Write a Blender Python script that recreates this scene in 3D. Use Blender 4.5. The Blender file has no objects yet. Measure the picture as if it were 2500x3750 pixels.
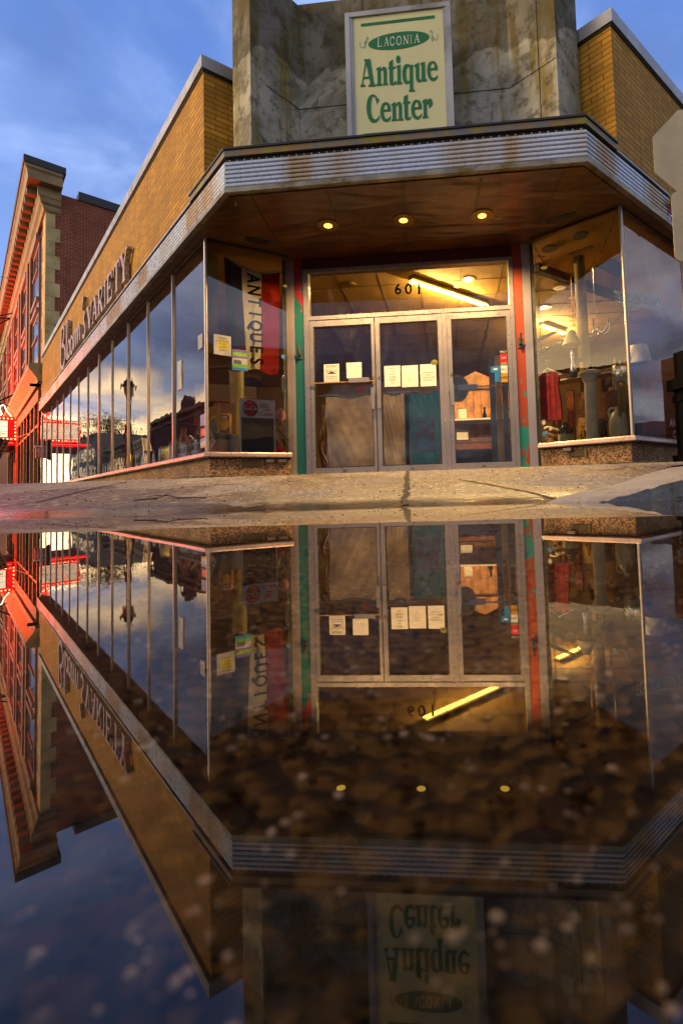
import bpy, bmesh, math, random
import numpy as np
from mathutils import Vector, Matrix
random.seed(7)
R_ = math.radians
sc = bpy.context.scene
col = sc.collection

# ------------------------------------------------------------------ camera
CF, CX, CY, TILT, ROLL, CH = 1783.158, 1505.269, 1698.151, 0.053, -0.031, 0.073
_r = np.array([1, 0, 0.]); _u = np.array([0, -math.sin(TILT), math.cos(TILT)]); _f = np.array([0, math.cos(TILT), math.sin(TILT)])
cr, sr = math.cos(ROLL), math.sin(ROLL)
right = cr * _r + sr * _u
up = -sr * _r + cr * _u
cam = bpy.data.cameras.new('camera'); camo = bpy.data.objects.new('camera', cam); col.objects.link(camo)
M = Matrix.Identity(4)
for i in range(3):
    M[i][0] = right[i]; M[i][1] = up[i]; M[i][2] = -_f[i]
M[2][3] = CH
camo.matrix_world = M
cam.sensor_fit = 'VERTICAL'; cam.sensor_height = 36; cam.sensor_width = 24
cam.lens = CF / 3750 * 36
cam.shift_x = (1250 - CX) / 3750; cam.shift_y = (CY - 1875) / 3750
cam.clip_start = 0.01; cam.clip_end = 2000
cam.dof.use_dof = True; cam.dof.focus_distance = 5.8; cam.dof.aperture_fstop = 8.0
sc.camera = camo

# ------------------------------------------------------------------ render, exposure
sc.render.engine = 'CYCLES'
sc.view_settings.view_transform = 'Standard'; sc.view_settings.look = 'None'
sc.view_settings.exposure = 0.85; sc.view_settings.gamma = 1.0
sc.cycles.use_denoising = True
sc.cycles.max_bounces = 10; sc.cycles.transparent_max_bounces = 24; sc.cycles.glossy_bounces = 6
sc.cycles.sample_clamp_indirect = 4.0
sc.cycles.caustics_reflective = False; sc.cycles.caustics_refractive = False

# ------------------------------------------------------------------ world: dusk sky
SUN_AZ = Vector((-0.93, -0.20, 0.16)).normalized()
w = bpy.data.worlds.new("World"); sc.world = w; w.use_nodes = True
nt = w.node_tree; nt.nodes.clear()
def N(tp, **kw):
    n = nt.nodes.new(tp)
    for k, v in kw.items(): setattr(n, k, v)
    return n
def LK(a, b): nt.links.new(a, b)
def MA(op, a, b=None, clamp=False):
    n = N('ShaderNodeMath', operation=op); n.use_clamp = clamp
    for i, q in enumerate((a, b)):
        if q is None: continue
        if isinstance(q, (int, float)): n.inputs[i].default_value = q
        else: LK(q, n.inputs[i])
    return n.outputs[0]
def MIX(f, a, b, mode='MIX'):
    n = N('ShaderNodeMix', data_type='RGBA', blend_type=mode)
    for s, q in ((0, f), (6, a), (7, b)):
        if isinstance(q, (int, float)): n.inputs[s].default_value = q
        elif isinstance(q, tuple): n.inputs[s].default_value = (*q, 1)
        else: LK(q, n.inputs[s])
    return n.outputs[2]
def SMO(v, a, b):
    n = N('ShaderNodeMapRange', interpolation_type='SMOOTHSTEP'); LK(v, n.inputs[0])
    n.inputs[1].default_value = a; n.inputs[2].default_value = b; n.inputs[3].default_value = 0; n.inputs[4].default_value = 1
    return n.outputs[0]
out = N('ShaderNodeOutputWorld'); bg = N('ShaderNodeBackground'); bg.inputs[1].default_value = 1.0
LK(bg.outputs[0], out.inputs[0])
tc = N('ShaderNodeTexCoord'); sep = N('ShaderNodeSeparateXYZ'); LK(tc.outputs['Generated'], sep.inputs[0])
dz = MA('MAXIMUM', sep.outputs[2], 0.0)
sky = N('ShaderNodeTexSky', sky_type='NISHITA'); sky.sun_disc = False
sky.sun_elevation = R_(4); sky.sun_rotation = math.atan2(SUN_AZ.x, SUN_AZ.y)
nish = N('ShaderNodeVectorMath', operation='SCALE'); LK(sky.outputs[0], nish.inputs[0]); nish.inputs[3].default_value = 0.06
# towards the sunset (0..1)
hd = MA('ADD', MA('MULTIPLY', sep.outputs[0], -0.95), MA('MULTIPLY', sep.outputs[1], 0.12))
west = SMO(hd, 0.38, 0.82)
# clouds
den = MA('ADD', dz, 0.22)
cv = N('ShaderNodeCombineXYZ'); LK(MA('DIVIDE', sep.outputs[0], den), cv.inputs[0]); LK(MA('DIVIDE', sep.outputs[1], den), cv.inputs[1])
nz = N('ShaderNodeTexNoise'); nz.inputs['Scale'].default_value = 1.15; nz.inputs['Detail'].default_value = 7; nz.inputs['Roughness'].default_value = 0.62
nz.inputs['Distortion'].default_value = 0.35
LK(cv.outputs[0], nz.inputs['Vector'])
nz2 = N('ShaderNodeTexNoise'); nz2.inputs['Scale'].default_value = 2.1; nz2.inputs['Distortion'].default_value = 0.5; nz2.inputs['Detail'].default_value = 6
LK(cv.outputs[0], nz2.inputs['Vector'])
base = MIX(SMO(dz, 0.0, 0.85), (0.22, 0.34, 0.66), (0.06, 0.14, 0.42))
base = MIX(0.08, base, nish.outputs[0])
cl = SMO(nz.outputs[0], 0.36, 0.60)
shade = SMO(nz2.outputs[0], 0.35, 0.65)
ccol = MIX(shade, (0.085, 0.15, 0.36), (0.36, 0.48, 0.80))
# heavier grey cloud over the west and south
grey = MIX(shade, (0.13, 0.15, 0.21), (0.48, 0.51, 0.60))
gw0 = SMO(MA('ADD', MA('MULTIPLY', sep.outputs[0], -0.8), MA('MULTIPLY', sep.outputs[1], -0.5)), 0.14, 0.60)
gw = MA('MAXIMUM', gw0, MA('MAXIMUM', SMO(MA('MULTIPLY', sep.outputs[1], -1.0), 0.0, 0.5), SMO(sep.outputs[0], 0.60, 0.85)))
ccol = MIX(gw, ccol, grey)
cl2 = MA('MAXIMUM', MA('MULTIPLY', cl, 0.9), MA('MULTIPLY', gw, SMO(nz.outputs[0], 0.30, 0.50)))
skyc = MIX(cl2, base, ccol)
# the strip of sunset light under the cloud deck
edge = MA('ADD', dz, MA('MULTIPLY', MA('SUBTRACT', nz2.outputs[0], 0.5), 0.28))
edge = MA('ADD', edge, MA('ADD', MA('MULTIPLY', MA('MINIMUM', sep.outputs[1], 0.0), 0.14), MA('MULTIPLY', MA('MAXIMUM', sep.outputs[1], 0.0), 0.115)))
strip = MA('SUBTRACT', 1.0, SMO(edge, 0.19, 0.30))
glow = MA('MULTIPLY', strip, west)
gcol = MIX(SMO(edge, 0.05, 0.25), (4.2, 3.0, 1.5), (2.2, 1.5, 0.75))
skyc = MIX(glow, skyc, gcol)
# below the horizon
skyc = MIX(SMO(sep.outputs[2], -0.02, 0.0), (0.03, 0.03, 0.03), skyc)
LK(skyc, bg.inputs[0])

# sun: low, warm and soft, from the west behind thin cloud
sl = bpy.data.lights.new('sun', 'SUN'); sl.energy = 1.1; sl.angle = R_(25); sl.color = (1.0, 0.72, 0.42)
so = bpy.data.objects.new('sun', sl); col.objects.link(so)
so.rotation_euler = Vector((SUN_AZ.x, SUN_AZ.y, 0.38)).to_track_quat('Z', 'Y').to_euler()

# ------------------------------------------------------------------ helpers
C0 = np.array([0, 0, CH])
def ray(x, y):
    a, b = (x - CX) / CF, (y - CY) / CF
    return _r * (a * cr + b * sr) - _u * (-a * sr + b * cr) + _f
def onz(x, y, z): d = ray(x, y); return C0 + d * (z - CH) / d[2]
def ony(x, y, Y): d = ray(x, y); return C0 + d * Y / d[1]
class Fr:                                   # a vertical plane: origin, direction along it, normal towards the street
    def __init__(s, o, q):
        o = np.array(o[:2], float); q = np.array(q[:2], float)
        s.o = o; s.L = float(np.hypot(*(q - o))); s.x = (q - o) / s.L
        n = np.array([-s.x[1], s.x[0]]); s.n = -n if n @ (-o) < 0 else n
        s.t = np.array([-s.n[1], s.n[0]])   # reading direction for someone facing it
        s.sg = 1 if s.t @ s.x > 0 else -1
    def p(s, a, d=0, z=0): q = s.o + s.x * a + s.n * d; return (float(q[0]), float(q[1]), z)
    def on(s, x, y, d=0):
        r = ray(x, y); o = s.o + s.n * d; k = (s.n @ o) / (s.n @ r[:2]); P = C0 + r * k
        return float((P[:2] - o) @ s.x), float(P[2])
aL, aR = 2.317, .699
WL = (-2.438, 5.807); WR = (2.468, 5.385); DL = (-1.34, 6.421); DR = (1.398, 6.22); ML = (-1.857, 4.965); MR = (1.82, 4.647)
dL = (math.cos(aL), math.sin(aL)); dR = (math.cos(aR), math.sin(aR))
FL = Fr(WL, (WL[0] + dL[0], WL[1] + dL[1])); FR = Fr(WR, (WR[0] + dR[0], WR[1] + dR[1]))
FLr = Fr(WL, DL); FRr = Fr(WR, DR); FD = Fr(DL, DR); FM = Fr(ML, MR)
FML = Fr(ML, (ML[0] + dL[0], ML[1] + dL[1])); FMR = Fr(MR, (MR[0] + dR[0], MR[1] + dR[1]))
z5 = lambda x, y: (700 + x * .40404, 800 + y * .40404)
z6 = lambda x, y: (1100 + x * .5421, 900 + y * .5421)
z7 = lambda x, y: (1850 + x * .4464, 700 + y * .4464)

def lin(h):
    h = h.lstrip('#'); r = []
    for i in (0, 2, 4):
        c = int(h[i:i + 2], 16) / 255; r.append(c / 12.92 if c <= .04045 else ((c + .055) / 1.055) ** 2.4)
    return tuple(r)

class MB:
    def __init__(s): s.v = []; s.f = []
    def add(s, vs, fs):
        b = len(s.v); s.v += [tuple(map(float, q)) for q in vs]; s.f += [tuple(b + i for i in f) for f in fs]; return s
    def fbox(s, F, a0, a1, d0, d1, z0, z1):
        vs = [F.p(a, d, z) for z in (z0, z1) for a, d in ((a0, d0), (a1, d0), (a1, d1), (a0, d1))]
        return s.add(vs, [(0, 3, 2, 1), (4, 5, 6, 7), (0, 1, 5, 4), (1, 2, 6, 5), (2, 3, 7, 6), (3, 0, 4, 7)])
    def box(s, c, sz, rz=0, M3=None):
        q = M3 or Matrix.Rotation(rz, 3, 'Z'); c = Vector(c)
        vs = [c + q @ Vector((x * sz[0] / 2, y * sz[1] / 2, z * sz[2] / 2)) for z in (-1, 1) for x, y in ((-1, -1), (1, -1), (1, 1), (-1, 1))]
        return s.add(vs, [(0, 3, 2, 1), (4, 5, 6, 7), (0, 1, 5, 4), (1, 2, 6, 5), (2, 3, 7, 6), (3, 0, 4, 7)])
    def prism(s, pts, z0, z1):
        n = len(pts)
        a = sum(pts[i][0] * pts[(i + 1) % n][1] - pts[(i + 1) % n][0] * pts[i][1] for i in range(n))
        if a < 0: pts = pts[::-1]
        return s.add([(p[0], p[1], z0) for p in pts] + [(p[0], p[1], z1) for p in pts],
                     [tuple(range(n))[::-1], tuple(range(n, 2 * n))] + [(i, (i + 1) % n, n + (i + 1) % n, n + i) for i in range(n)])
    def fprism(s, F, pts, d0, d1):          # outline (s,z) in the plane of F, thickness d0..d1
        n = len(pts)
        return s.add([F.p(a, d0, z) for a, z in pts] + [F.p(a, d1, z) for a, z in pts],
                     [tuple(range(n)), tuple(range(n, 2 * n))[::-1]] + [(i, (i + 1) % n, n + (i + 1) % n, n + i) for i in range(n)])
    def tube(s, pts, r, n=8, cap=True):
        pts = [Vector(p) for p in pts]; rings = []
        for i, p in enumerate(pts):
            t = (pts[min(i + 1, len(pts) - 1)] - pts[max(i - 1, 0)]).normalized()
            a = t.cross(Vector((0, 0, 1))) if abs(t.z) < .95 else t.cross(Vector((1, 0, 0)))
            a.normalize(); b = t.cross(a); rr = r[i] if isinstance(r, (list, tuple)) else r
            rings.append([p + (a * math.cos(2 * math.pi * k / n) + b * math.sin(2 * math.pi * k / n)) * rr for k in range(n)])
        vs = [q for g in rings for q in g]
        fs = [(i * n + k, (i + 1) * n + k, (i + 1) * n + (k + 1) % n, i * n + (k + 1) % n)[::-1] for i in range(len(pts) - 1) for k in range(n)]
        if cap: fs += [tuple(range(n)), tuple(range((len(pts) - 1) * n, len(pts) * n))[::-1]]
        return s.add(vs, fs)
    def lathe(s, prof, c, n=20, sx=1, sy=1, flute=0):
        vs = []; m = len(prof)
        for (r, z) in prof:
            for k in range(n):
                a = 2 * math.pi * k / n; q = r * (1 - (flute if k % 2 else 0))
                vs.append((c[0] + q * math.cos(a) * sx, c[1] + q * math.sin(a) * sy, c[2] + z))
        fs = [(i * n + k, i * n + (k + 1) % n, (i + 1) * n + (k + 1) % n, (i + 1) * n + k) for i in range(m - 1) for k in range(n)]
        fs += [tuple(range(n))[::-1], tuple(range((m - 1) * n, m * n))]
        return s.add(vs, fs)
    def build(s, name, mat, parent=None, smooth=False, fix=True):
        me = bpy.data.meshes.new(name)
        off = Vector((0, 0, 0))
        if parent is not None:
            q = parent
            while q is not None: off += q.location; q = q.parent
        me.from_pydata([tuple(Vector(v) - off) for v in s.v], [], s.f)
        if fix:
            bm = bmesh.new(); bm.from_mesh(me); bmesh.ops.recalc_face_normals(bm, faces=bm.faces); bm.to_mesh(me); bm.free()
        uvbox(me, off)
        me.materials.append(mat)
        if smooth:
            for p in me.polygons: p.use_smooth = True
            me.set_sharp_from_angle(angle=R_(40))
        o = bpy.data.objects.new(name, me); col.objects.link(o)
        if parent is not None: o.parent = parent
        return o
def uvbox(me, off=Vector((0, 0, 0))):
    uv = me.uv_layers.new(name='UVMap').data
    for p in me.polygons:
        n = p.normal
        for li in p.loop_indices:
            v = me.vertices[me.loops[li].vertex_index].co + off
            if abs(n.z) > .75: uv[li].uv = (v.x, v.y)
            else:
                l = math.hypot(n.x, n.y) or 1; uv[li].uv = (v.x * -n.y / l + v.y * n.x / l, v.z)
def T(name, label, cat, loc=(0, 0, 0), group=None):
    o = bpy.data.objects.new(name, None); col.objects.link(o); o.location = loc; o.empty_display_size = .1
    return tag(o, label, cat, group)
def tag(o, label=None, cat=None, group=None, kind=None):
    if label: o['label'] = label
    if cat: o['category'] = cat
    if group: o['group'] = group
    if kind: o['kind'] = kind
    return o
def lab(o, l): o['label'] = l; return o
def dup(root, loc=None, label=None):
    r = root.copy(); col.objects.link(r)
    if loc is not None: r.location = loc
    if label: r['label'] = label
    for ch in list(root.children):
        c = ch.copy(); col.objects.link(c); c.parent = r
        for g in ch.children:
            d = g.copy(); col.objects.link(d); d.parent = c
    return r
def frame_matrix(F, a, z, d, rot=0, xs=1.0, sc_=1.0):
    o = F.p(a, d, z); m = Matrix.Identity(4); t = F.t
    X = Vector((t[0], t[1], 0)); Y = Vector((0, 0, 1)); Z = Vector((F.n[0], F.n[1], 0))
    for i in range(3): m[i][0] = X[i]; m[i][1] = Y[i]; m[i][2] = Z[i]; m[i][3] = o[i]
    return m @ Matrix.Rotation(rot, 4, 'Z') @ Matrix.Diagonal((xs * sc_, sc_, sc_, 1))
def _curve_to(name, cu, mtx, mat, parent):
    ob = bpy.data.objects.new('tmp', cu); col.objects.link(ob)
    dg = bpy.context.evaluated_depsgraph_get(); dg.update()
    me = bpy.data.meshes.new_from_object(ob.evaluated_get(dg))
    bpy.data.objects.remove(ob); me.name = name
    me.transform(mtx)
    off = Vector((0, 0, 0))
    if parent is not None:
        q = parent
        while q is not None: off += q.location; q = q.parent
        me.transform(Matrix.Translation(-off))
    me.materials.clear(); me.materials.append(mat)
    if not me.uv_layers: uvbox(me, off)
    o = bpy.data.objects.new(name, me); col.objects.link(o)
    if parent is not None: o.parent = parent
    return o
def txt(s, F, a, z, d, size, mat, parent=None, name='lettering', align='CENTER', ext=.0012, xs=1.0, rot=0, bold=0.0, line=1.0, mtx=None, sp=1.0):
    cu = bpy.data.curves.new(name, 'FONT'); cu.body = s; cu.size = size; cu.extrude = ext; cu.align_x = align; cu.align_y = 'CENTER'
    cu.offset = bold; cu.resolution_u = 3; cu.space_line = line; cu.space_character = sp
    return _curve_to(name, cu, mtx if mtx is not None else frame_matrix(F, a, z, d, rot, xs), mat, parent)
def shape(polys, mtx, mat, parent=None, name='lettering', ext=.0015):
    cu = bpy.data.curves.new(name, 'CURVE'); cu.dimensions = '2D'; cu.fill_mode = 'BOTH'; cu.extrude = ext
    for p in polys:
        sp = cu.splines.new('POLY'); sp.points.add(len(p) - 1); sp.use_cyclic_u = True
        for i, (x, y) in enumerate(p): sp.points[i].co = (x, y, 0, 1)
    return _curve_to(name, cu, mtx, mat, parent)
def stroke(pts, wd):                         # ribbon outline round a polyline
    L = []; Rr = []; n = len(pts)
    for i, (x, y) in enumerate(pts):
        x0, y0 = pts[max(i - 1, 0)]; x1, y1 = pts[min(i + 1, n - 1)]
        l = math.hypot(x1 - x0, y1 - y0) or 1; nx, ny = -(y1 - y0) / l, (x1 - x0) / l
        wi = (wd[i] if isinstance(wd, (list, tuple)) else wd) / 2
        L.append((x + nx * wi, y + ny * wi)); Rr.append((x - nx * wi, y - ny * wi))
    return L, Rr
def smooth_line(pts, k=4):
    o = []; n = len(pts)
    for i in range(n - 1):
        p0, p1, p2, p3 = pts[max(i - 1, 0)], pts[i], pts[i + 1], pts[min(i + 2, n - 1)]
        for j in range(k):
            t = j / k
            o.append(tuple(.5 * (2 * p1[c] + (p2[c] - p0[c]) * t + (2 * p0[c] - 5 * p1[c] + 4 * p2[c] - p3[c]) * t * t + (3 * p1[c] - p0[c] - 3 * p2[c] + p3[c]) * t ** 3) for c in range(len(p1))))
    o.append(tuple(pts[-1])); return o

# ------------------------------------------------------------------ materials
def newmat(name):
    m = bpy.data.materials.new(name); m.use_nodes = True; t = m.node_tree; t.nodes.clear()
    o = t.nodes.new('ShaderNodeOutputMaterial'); return m, t, o
class G:
    def __init__(s, t): s.t = t
    def n(s, tp, ins=None, **kw):
        n = s.t.nodes.new(tp)
        for k, v in kw.items(): setattr(n, k, v)
        for k, v in (ins or {}).items():
            if hasattr(v, 'node'): s.t.links.new(v, n.inputs[k])
            elif isinstance(v, tuple) and len(v) == 3 and n.inputs[k].type == 'RGBA': n.inputs[k].default_value = (*v, 1)
            else: n.inputs[k].default_value = v
        return n
    def noise(s, vec, scale, det=4, rough=.55, dist=0):
        return s.n('ShaderNodeTexNoise', {'Vector': vec, 'Scale': scale, 'Detail': det, 'Roughness': rough, 'Distortion': dist}).outputs[0]
    def mix(s, f, a, b, mode='MIX'):
        n = s.n('ShaderNodeMix', data_type='RGBA', blend_type=mode)
        for i, q in ((0, f), (6, a), (7, b)):
            if hasattr(q, 'node'): s.t.links.new(q, n.inputs[i])
            elif isinstance(q, tuple): n.inputs[i].default_value = (*q[:3], 1)
            else: n.inputs[i].default_value = q
        return n.outputs[2]
    def ss(s, v, a, b, c=0., d=1.):
        return s.n('ShaderNodeMapRange', {0: v, 1: a, 2: b, 3: c, 4: d}, interpolation_type='SMOOTHSTEP').outputs[0]
    def m(s, op, a, b=0., cl=False):
        n = s.n('ShaderNodeMath', {0: a, 1: b}, operation=op); n.use_clamp = cl; return n.outputs[0]
    def obj(s): return s.n('ShaderNodeTexCoord').outputs['Object']
    def uv(s): return s.n('ShaderNodeTexCoord').outputs['UV']
    def pos(s): return s.n('ShaderNodeNewGeometry').outputs['Position']
    def map(s, v, sc3=(1, 1, 1), rot=(0, 0, 0)): return s.n('ShaderNodeMapping', {0: v, 'Scale': sc3, 'Rotation': rot}).outputs[0]
    def bump(s, h, st=.3, dist=.01): return s.n('ShaderNodeBump', {'Height': h, 'Strength': st, 'Distance': dist}).outputs[0]
def pm(name, c, rough=.6, metal=0., var=.25, vs=6., bs=0., bsc=40., c2=None, spec=.5, sheen=0, coord='pos', rvar=0.1, detail=5, blotch=None):
    """painted / natural surface: colour broken up by two noises, optional bump"""
    if isinstance(c, str): c = lin(c)
    if isinstance(c2, str): c2 = lin(c2)
    mt, t, o = newmat(name); g = G(t); P = g.pos() if coord == 'pos' else g.uv()
    n1 = g.noise(P, vs, detail); n2 = g.noise(P, vs * 7.3, 3)
    dark = tuple(x * (1 - var) for x in c); lite = tuple(min(1, x * (1 + var)) for x in c)
    cc = g.mix(g.ss(n1, .3, .7), dark, c2 if c2 else lite)
    cc = g.mix(g.m('MULTIPLY', g.ss(n2, .45, .75), var * .8), cc, dark)
    if blotch: cc = g.mix(g.ss(g.noise(P, blotch[1], 6, .65), blotch[2], blotch[3]), cc, lin(blotch[0]))
    b = g.n('ShaderNodeBsdfPrincipled', {'Base Color': cc, 'Metallic': metal, 'Roughness': g.ss(n2, .2, .8, max(.02, rough - rvar), min(1, rough + rvar)), 'Specular IOR Level': spec})
    if bs: t.links.new(g.bump(g.noise(P, bsc, 4), bs, .01), b.inputs['Normal'])
    t.links.new(b.outputs[0], o.inputs[0]); return mt
def em(name, c, st):
    mt, t, o = newmat(name); g = G(t); e = g.n('ShaderNodeEmission', {0: c if not isinstance(c, str) else lin(c), 1: st})
    t.links.new(e.outputs[0], o.inputs[0]); return mt
def glassmat(name, ior=1.75, tint=(.93, .95, .93), dirt=.03):
    mt, t, o = newmat(name); g = G(t); P = g.pos()
    fr = g.n('ShaderNodeFresnel', {'IOR': ior})
    bp = g.bump(g.noise(P, 1.1, 3), .06, .05)
    gl = g.n('ShaderNodeBsdfGlossy', {'Color': (.95, .95, .97), 'Roughness': 0.0, 'Normal': bp})
    tr = g.n('ShaderNodeBsdfTransparent', {'Color': tint})
    df = g.n('ShaderNodeBsdfDiffuse', {'Color': (.5, .48, .45)})
    dn = g.m('MULTIPLY', g.ss(g.noise(g.map(P, (3, 3, .8)), 3, 6, .7), .5, .85), dirt)
    m1 = g.n('ShaderNodeMixShader', {0: fr.outputs[0], 1: tr.outputs[0], 2: gl.outputs[0]})
    m2 = g.n('ShaderNodeMixShader', {0: dn, 1: m1.outputs[0], 2: df.outputs[0]})
    t.links.new(m2.outputs[0], o.inputs[0]); return mt
def brickmat(name, c1, c2, mortar, bw=.2, bh=.0667, ms=.008, rough=.75, var=.25, bump=.5, off=.5):
    mt, t, o = newmat(name); g = G(t); U = g.uv(); P = g.pos()
    br = g.n('ShaderNodeTexBrick', {'Vector': U, 'Color1': c1, 'Color2': c2, 'Mortar': mortar, 'Scale': 1., 'Mortar Size': ms, 'Mortar Smooth': .1, 'Bias': 0., 'Brick Width': bw, 'Row Height': bh})
    br.offset = off
    n = g.noise(P, 2.2, 6, .6)
    cc = g.mix(g.ss(n, .3, .7, 0, var), br.outputs[0], tuple(x * .35 for x in c1))
    streak = g.noise(g.map(P, (6, 6, .35)), 2.0, 5)
    cc = g.mix(g.ss(streak, .55, .8, 0, var * .9), cc, tuple(x * .3 for x in c2))
    b = g.n('ShaderNodeBsdfPrincipled', {'Base Color': cc, 'Roughness': rough, 'Specular IOR Level': .3})
    hh = g.mix(.25, g.mix(br.outputs[1], (1, 1, 1), (0, 0, 0)), g.noise(P, 60, 4))
    t.links.new(g.bump(hh, bump, .008), b.inputs['Normal'])
    t.links.new(b.outputs[0], o.inputs[0]); return mt

M_ = {}
M_['brick'] = brickmat('golden_brick', (.69, .335, .024), (.52, .235, .015), (.20, .095, .010), bw=.305, bh=.0685, ms=.0075, var=.6)
M_['redbrick'] = brickmat('red_brick', (.34, .058, .014), (.22, .032, .009), (.38, .22, .13), bw=.21, bh=.075, ms=.010, var=.45)
M_['darkbrick'] = brickmat('dark_red_brick', (.22, .06, .03), (.15, .04, .02), (.25, .2, .17), bw=.21, bh=.075, ms=.01)
M_['limestone'] = pm('limestone', '#c8ae74', .8, var=.2, vs=1.5, bs=.25, bsc=30, blotch=('#9a7f30', 1.2, .5, .75))
M_['trimwhite'] = pm('painted_cornice', '#9a8054', .6, var=.2, vs=2)
M_['blackcap'] = pm('black_metal_cap', '#1c1e1e', .45, var=.3, vs=3)
M_['coping'] = pm('aluminium_coping', '#a8a6a4', .42, metal=.35, var=.2, vs=1.6, blotch=('#6e6c66', 1.3, .55, .75))
M_['alu'] = pm('brushed_aluminium', '#938a84', .34, metal=.5, var=.10, vs=3)
M_['stainless'] = pm('dull_stainless_trim', '#b0a59c', .34, metal=.6, var=.08, vs=1.5, rvar=.02)
M_['sillmetal'] = pm('bright_sill_trim', '#b09584', .32, metal=.5, var=.18, vs=3)
M_['black'] = pm('black_plastic', '#050507', .8, var=.3, vs=20, spec=.05)
M_['blacktrim'] = pm('black_trim', '#0c0c0c', .6)
M_['white'] = pm('white_paper', '#d9d2c4', .7, var=.06)
M_['ink'] = pm('black_ink', '#171311', .6)
M_['greyink'] = pm('grey_ink', '#5a544c', .7)
M_['iron'] = pm('black_iron', '#161513', .45, metal=.4, var=.3)
M_['tan'] = pm('tan_wood', '#a8743a', .55, var=.3, vs=9, bs=.2)
M_['wood'] = pm('brown_wood', '#6d3a16', .5, var=.35, vs=9, bs=.2)
M_['darkwood'] = pm('dark_wood', '#2d180c', .5, var=.35, vs=9)
M_['brass'] = pm('old_brass', '#b98a33', .3, metal=.9, var=.3, vs=12)
M_['chrome'] = pm('galvanised_can', '#c8c9c4', .22, metal=.95, var=.1, vs=6)
M_['zinc'] = pm('zinc_tub', '#5a5c58', .5, metal=.5, var=.3, vs=8)
M_['green'] = pm('sign_green', '#0b6a2f', .5, var=.08)
M_['cream_w'] = pm('cream_lettering', '#d9dcc0', .5, var=.05)
M_['red'] = pm('red_enamel', '#c5121c', .35, var=.1)
M_['coke_white'] = pm('white_enamel', '#eee6da', .45, var=.05)
M_['chalk'] = pm('black_chalkboard', '#15140f', .55, var=.35, vs=6)
M_['yellow'] = pm('yellow_paint', '#b8861d', .5, var=.2)
M_['stone'] = pm('cast_stone', '#f0e4c2', .8, var=.12, vs=9, bs=.15, bsc=60)
M_['glassL'] = glassmat('window_glass', 1.85)
M_['glassD'] = glassmat('door_glass', 1.5, tint=(.86, .88, .88), dirt=.05)
M_['glassfar'] = pm('dark_window_glass', (.015, .018, .022), .06, var=.2, spec=1.0)

def concrete():
    mt, t, o = newmat('stained_concrete'); g = G(t); P = g.pos()
    n1 = g.noise(P, 1.6, 8, .62, .6); n2 = g.noise(P, 7, 8, .7); n3 = g.noise(g.map(P, (4, 4, .5)), 1.5, 6, .6)
    cc = g.mix(g.ss(n1, .34, .62), lin('#837d68'), lin('#bdb6a0'))
    cc = g.mix(g.ss(n3, .46, .64, 0, .85), cc, lin('#8a7426'))            # lichen and rust wash
    cc = g.mix(g.ss(n2, .50, .62, 0, .65), cc, lin('#4a4630')); cc = g.mix(g.ss(g.noise(P, 3.1, 8, .7), .54, .66, 0, .28), cc, lin('#c9c2ac'))
    # dark damp band along the top with scalloped lower edge (a stain with its own shape)
    sp = g.n('ShaderNodeSeparateXYZ', {0: P})
    ax = g.m('ADD', g.m('MULTIPLY', sp.outputs[0], 1.0), g.m('MULTIPLY', sp.outputs[1], .7))
    scal = g.m('ABSOLUTE', g.m('SINE', g.m('MULTIPLY', g.m('ADD', ax, g.m('MULTIPLY', g.noise(P, 1.1, 2), 1.1)), 3.6)))
    lim = g.m('ADD', g.m('MULTIPLY', scal, -.30), g.m('MULTIPLY', g.noise(P, 5, 5), .35))
    k = g.ss(g.m('ADD', sp.outputs[2], lim), 5.30, 5.36)
    cc = g.mix(g.m('MULTIPLY', k, .62), cc, lin('#332d18'))
    b = g.n('ShaderNodeBsdfPrincipled', {'Base Color': cc, 'Roughness': .85, 'Specular IOR Level': .25})
    t.links.new(g.bump(g.mix(.5, n2, g.noise(P, 45, 6, .7)), .5, .015), b.inputs['Normal'])
    t.links.new(b.outputs[0], o.inputs[0]); return mt
M_['concrete'] = concrete()
def fasciam():
    mt, t, o = newmat('weathered_fascia_aluminium'); g = G(t); P = g.pos(); U = g.uv()
    v = g.n('ShaderNodeSeparateXYZ', {0: U})
    colx = g.map(P, (1, 1, 0))
    s1 = g.noise(colx, 1.1, 3, .5); s2 = g.noise(colx, 2.3, 2, .5)
    cc = g.mix(g.ss(s1, .40, .60), lin('#c3cbd8'), lin('#b9ad9f'))
    cc = g.mix(g.ss(s1, .52, .60, 0, .75), cc, lin('#a8823c'))
    cc = g.mix(g.ss(s2, .64, .74, 0, .9), cc, lin('#9a7a1e'))
    cc = g.mix(g.ss(g.noise(P, 3, 6, .6), .55, .85, 0, .35), cc, lin('#6b5f50'))
    b = g.n('ShaderNodeBsdfPrincipled', {'Base Color': cc, 'Metallic': .4, 'Roughness': g.ss(g.noise(P, 20, 4), .3, .7, .22, .42)})
    t.links.new(b.outputs[0], o.inputs[0]); return mt
M_['fascia'] = fasciam()
def soffitm():
    mt, t, o = newmat('soffit_panel'); g = G(t); P = g.pos()
    w1 = g.noise(g.map(P, (.7, 2.4, 1)), 1.2, 2, .4, 1.4)
    cc = g.mix(g.ss(g.noise(P, 3, 6, .6), .3, .7), lin('#4a2e12'), lin('#70481c'))
    cc = g.mix(g.ss(g.noise(P, 40, 3), .62, .8, 0, .5), cc, lin('#1b1108'))
    b = g.n('ShaderNodeBsdfPrincipled', {'Base Color': cc, 'Roughness': .30, 'Specular IOR Level': .7, 'Metallic': .15})
    t.links.new(g.bump(w1, .35, .10), b.inputs['Normal'])
    t.links.new(b.outputs[0], o.inputs[0]); return mt
M_['soffit'] = soffitm()
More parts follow.
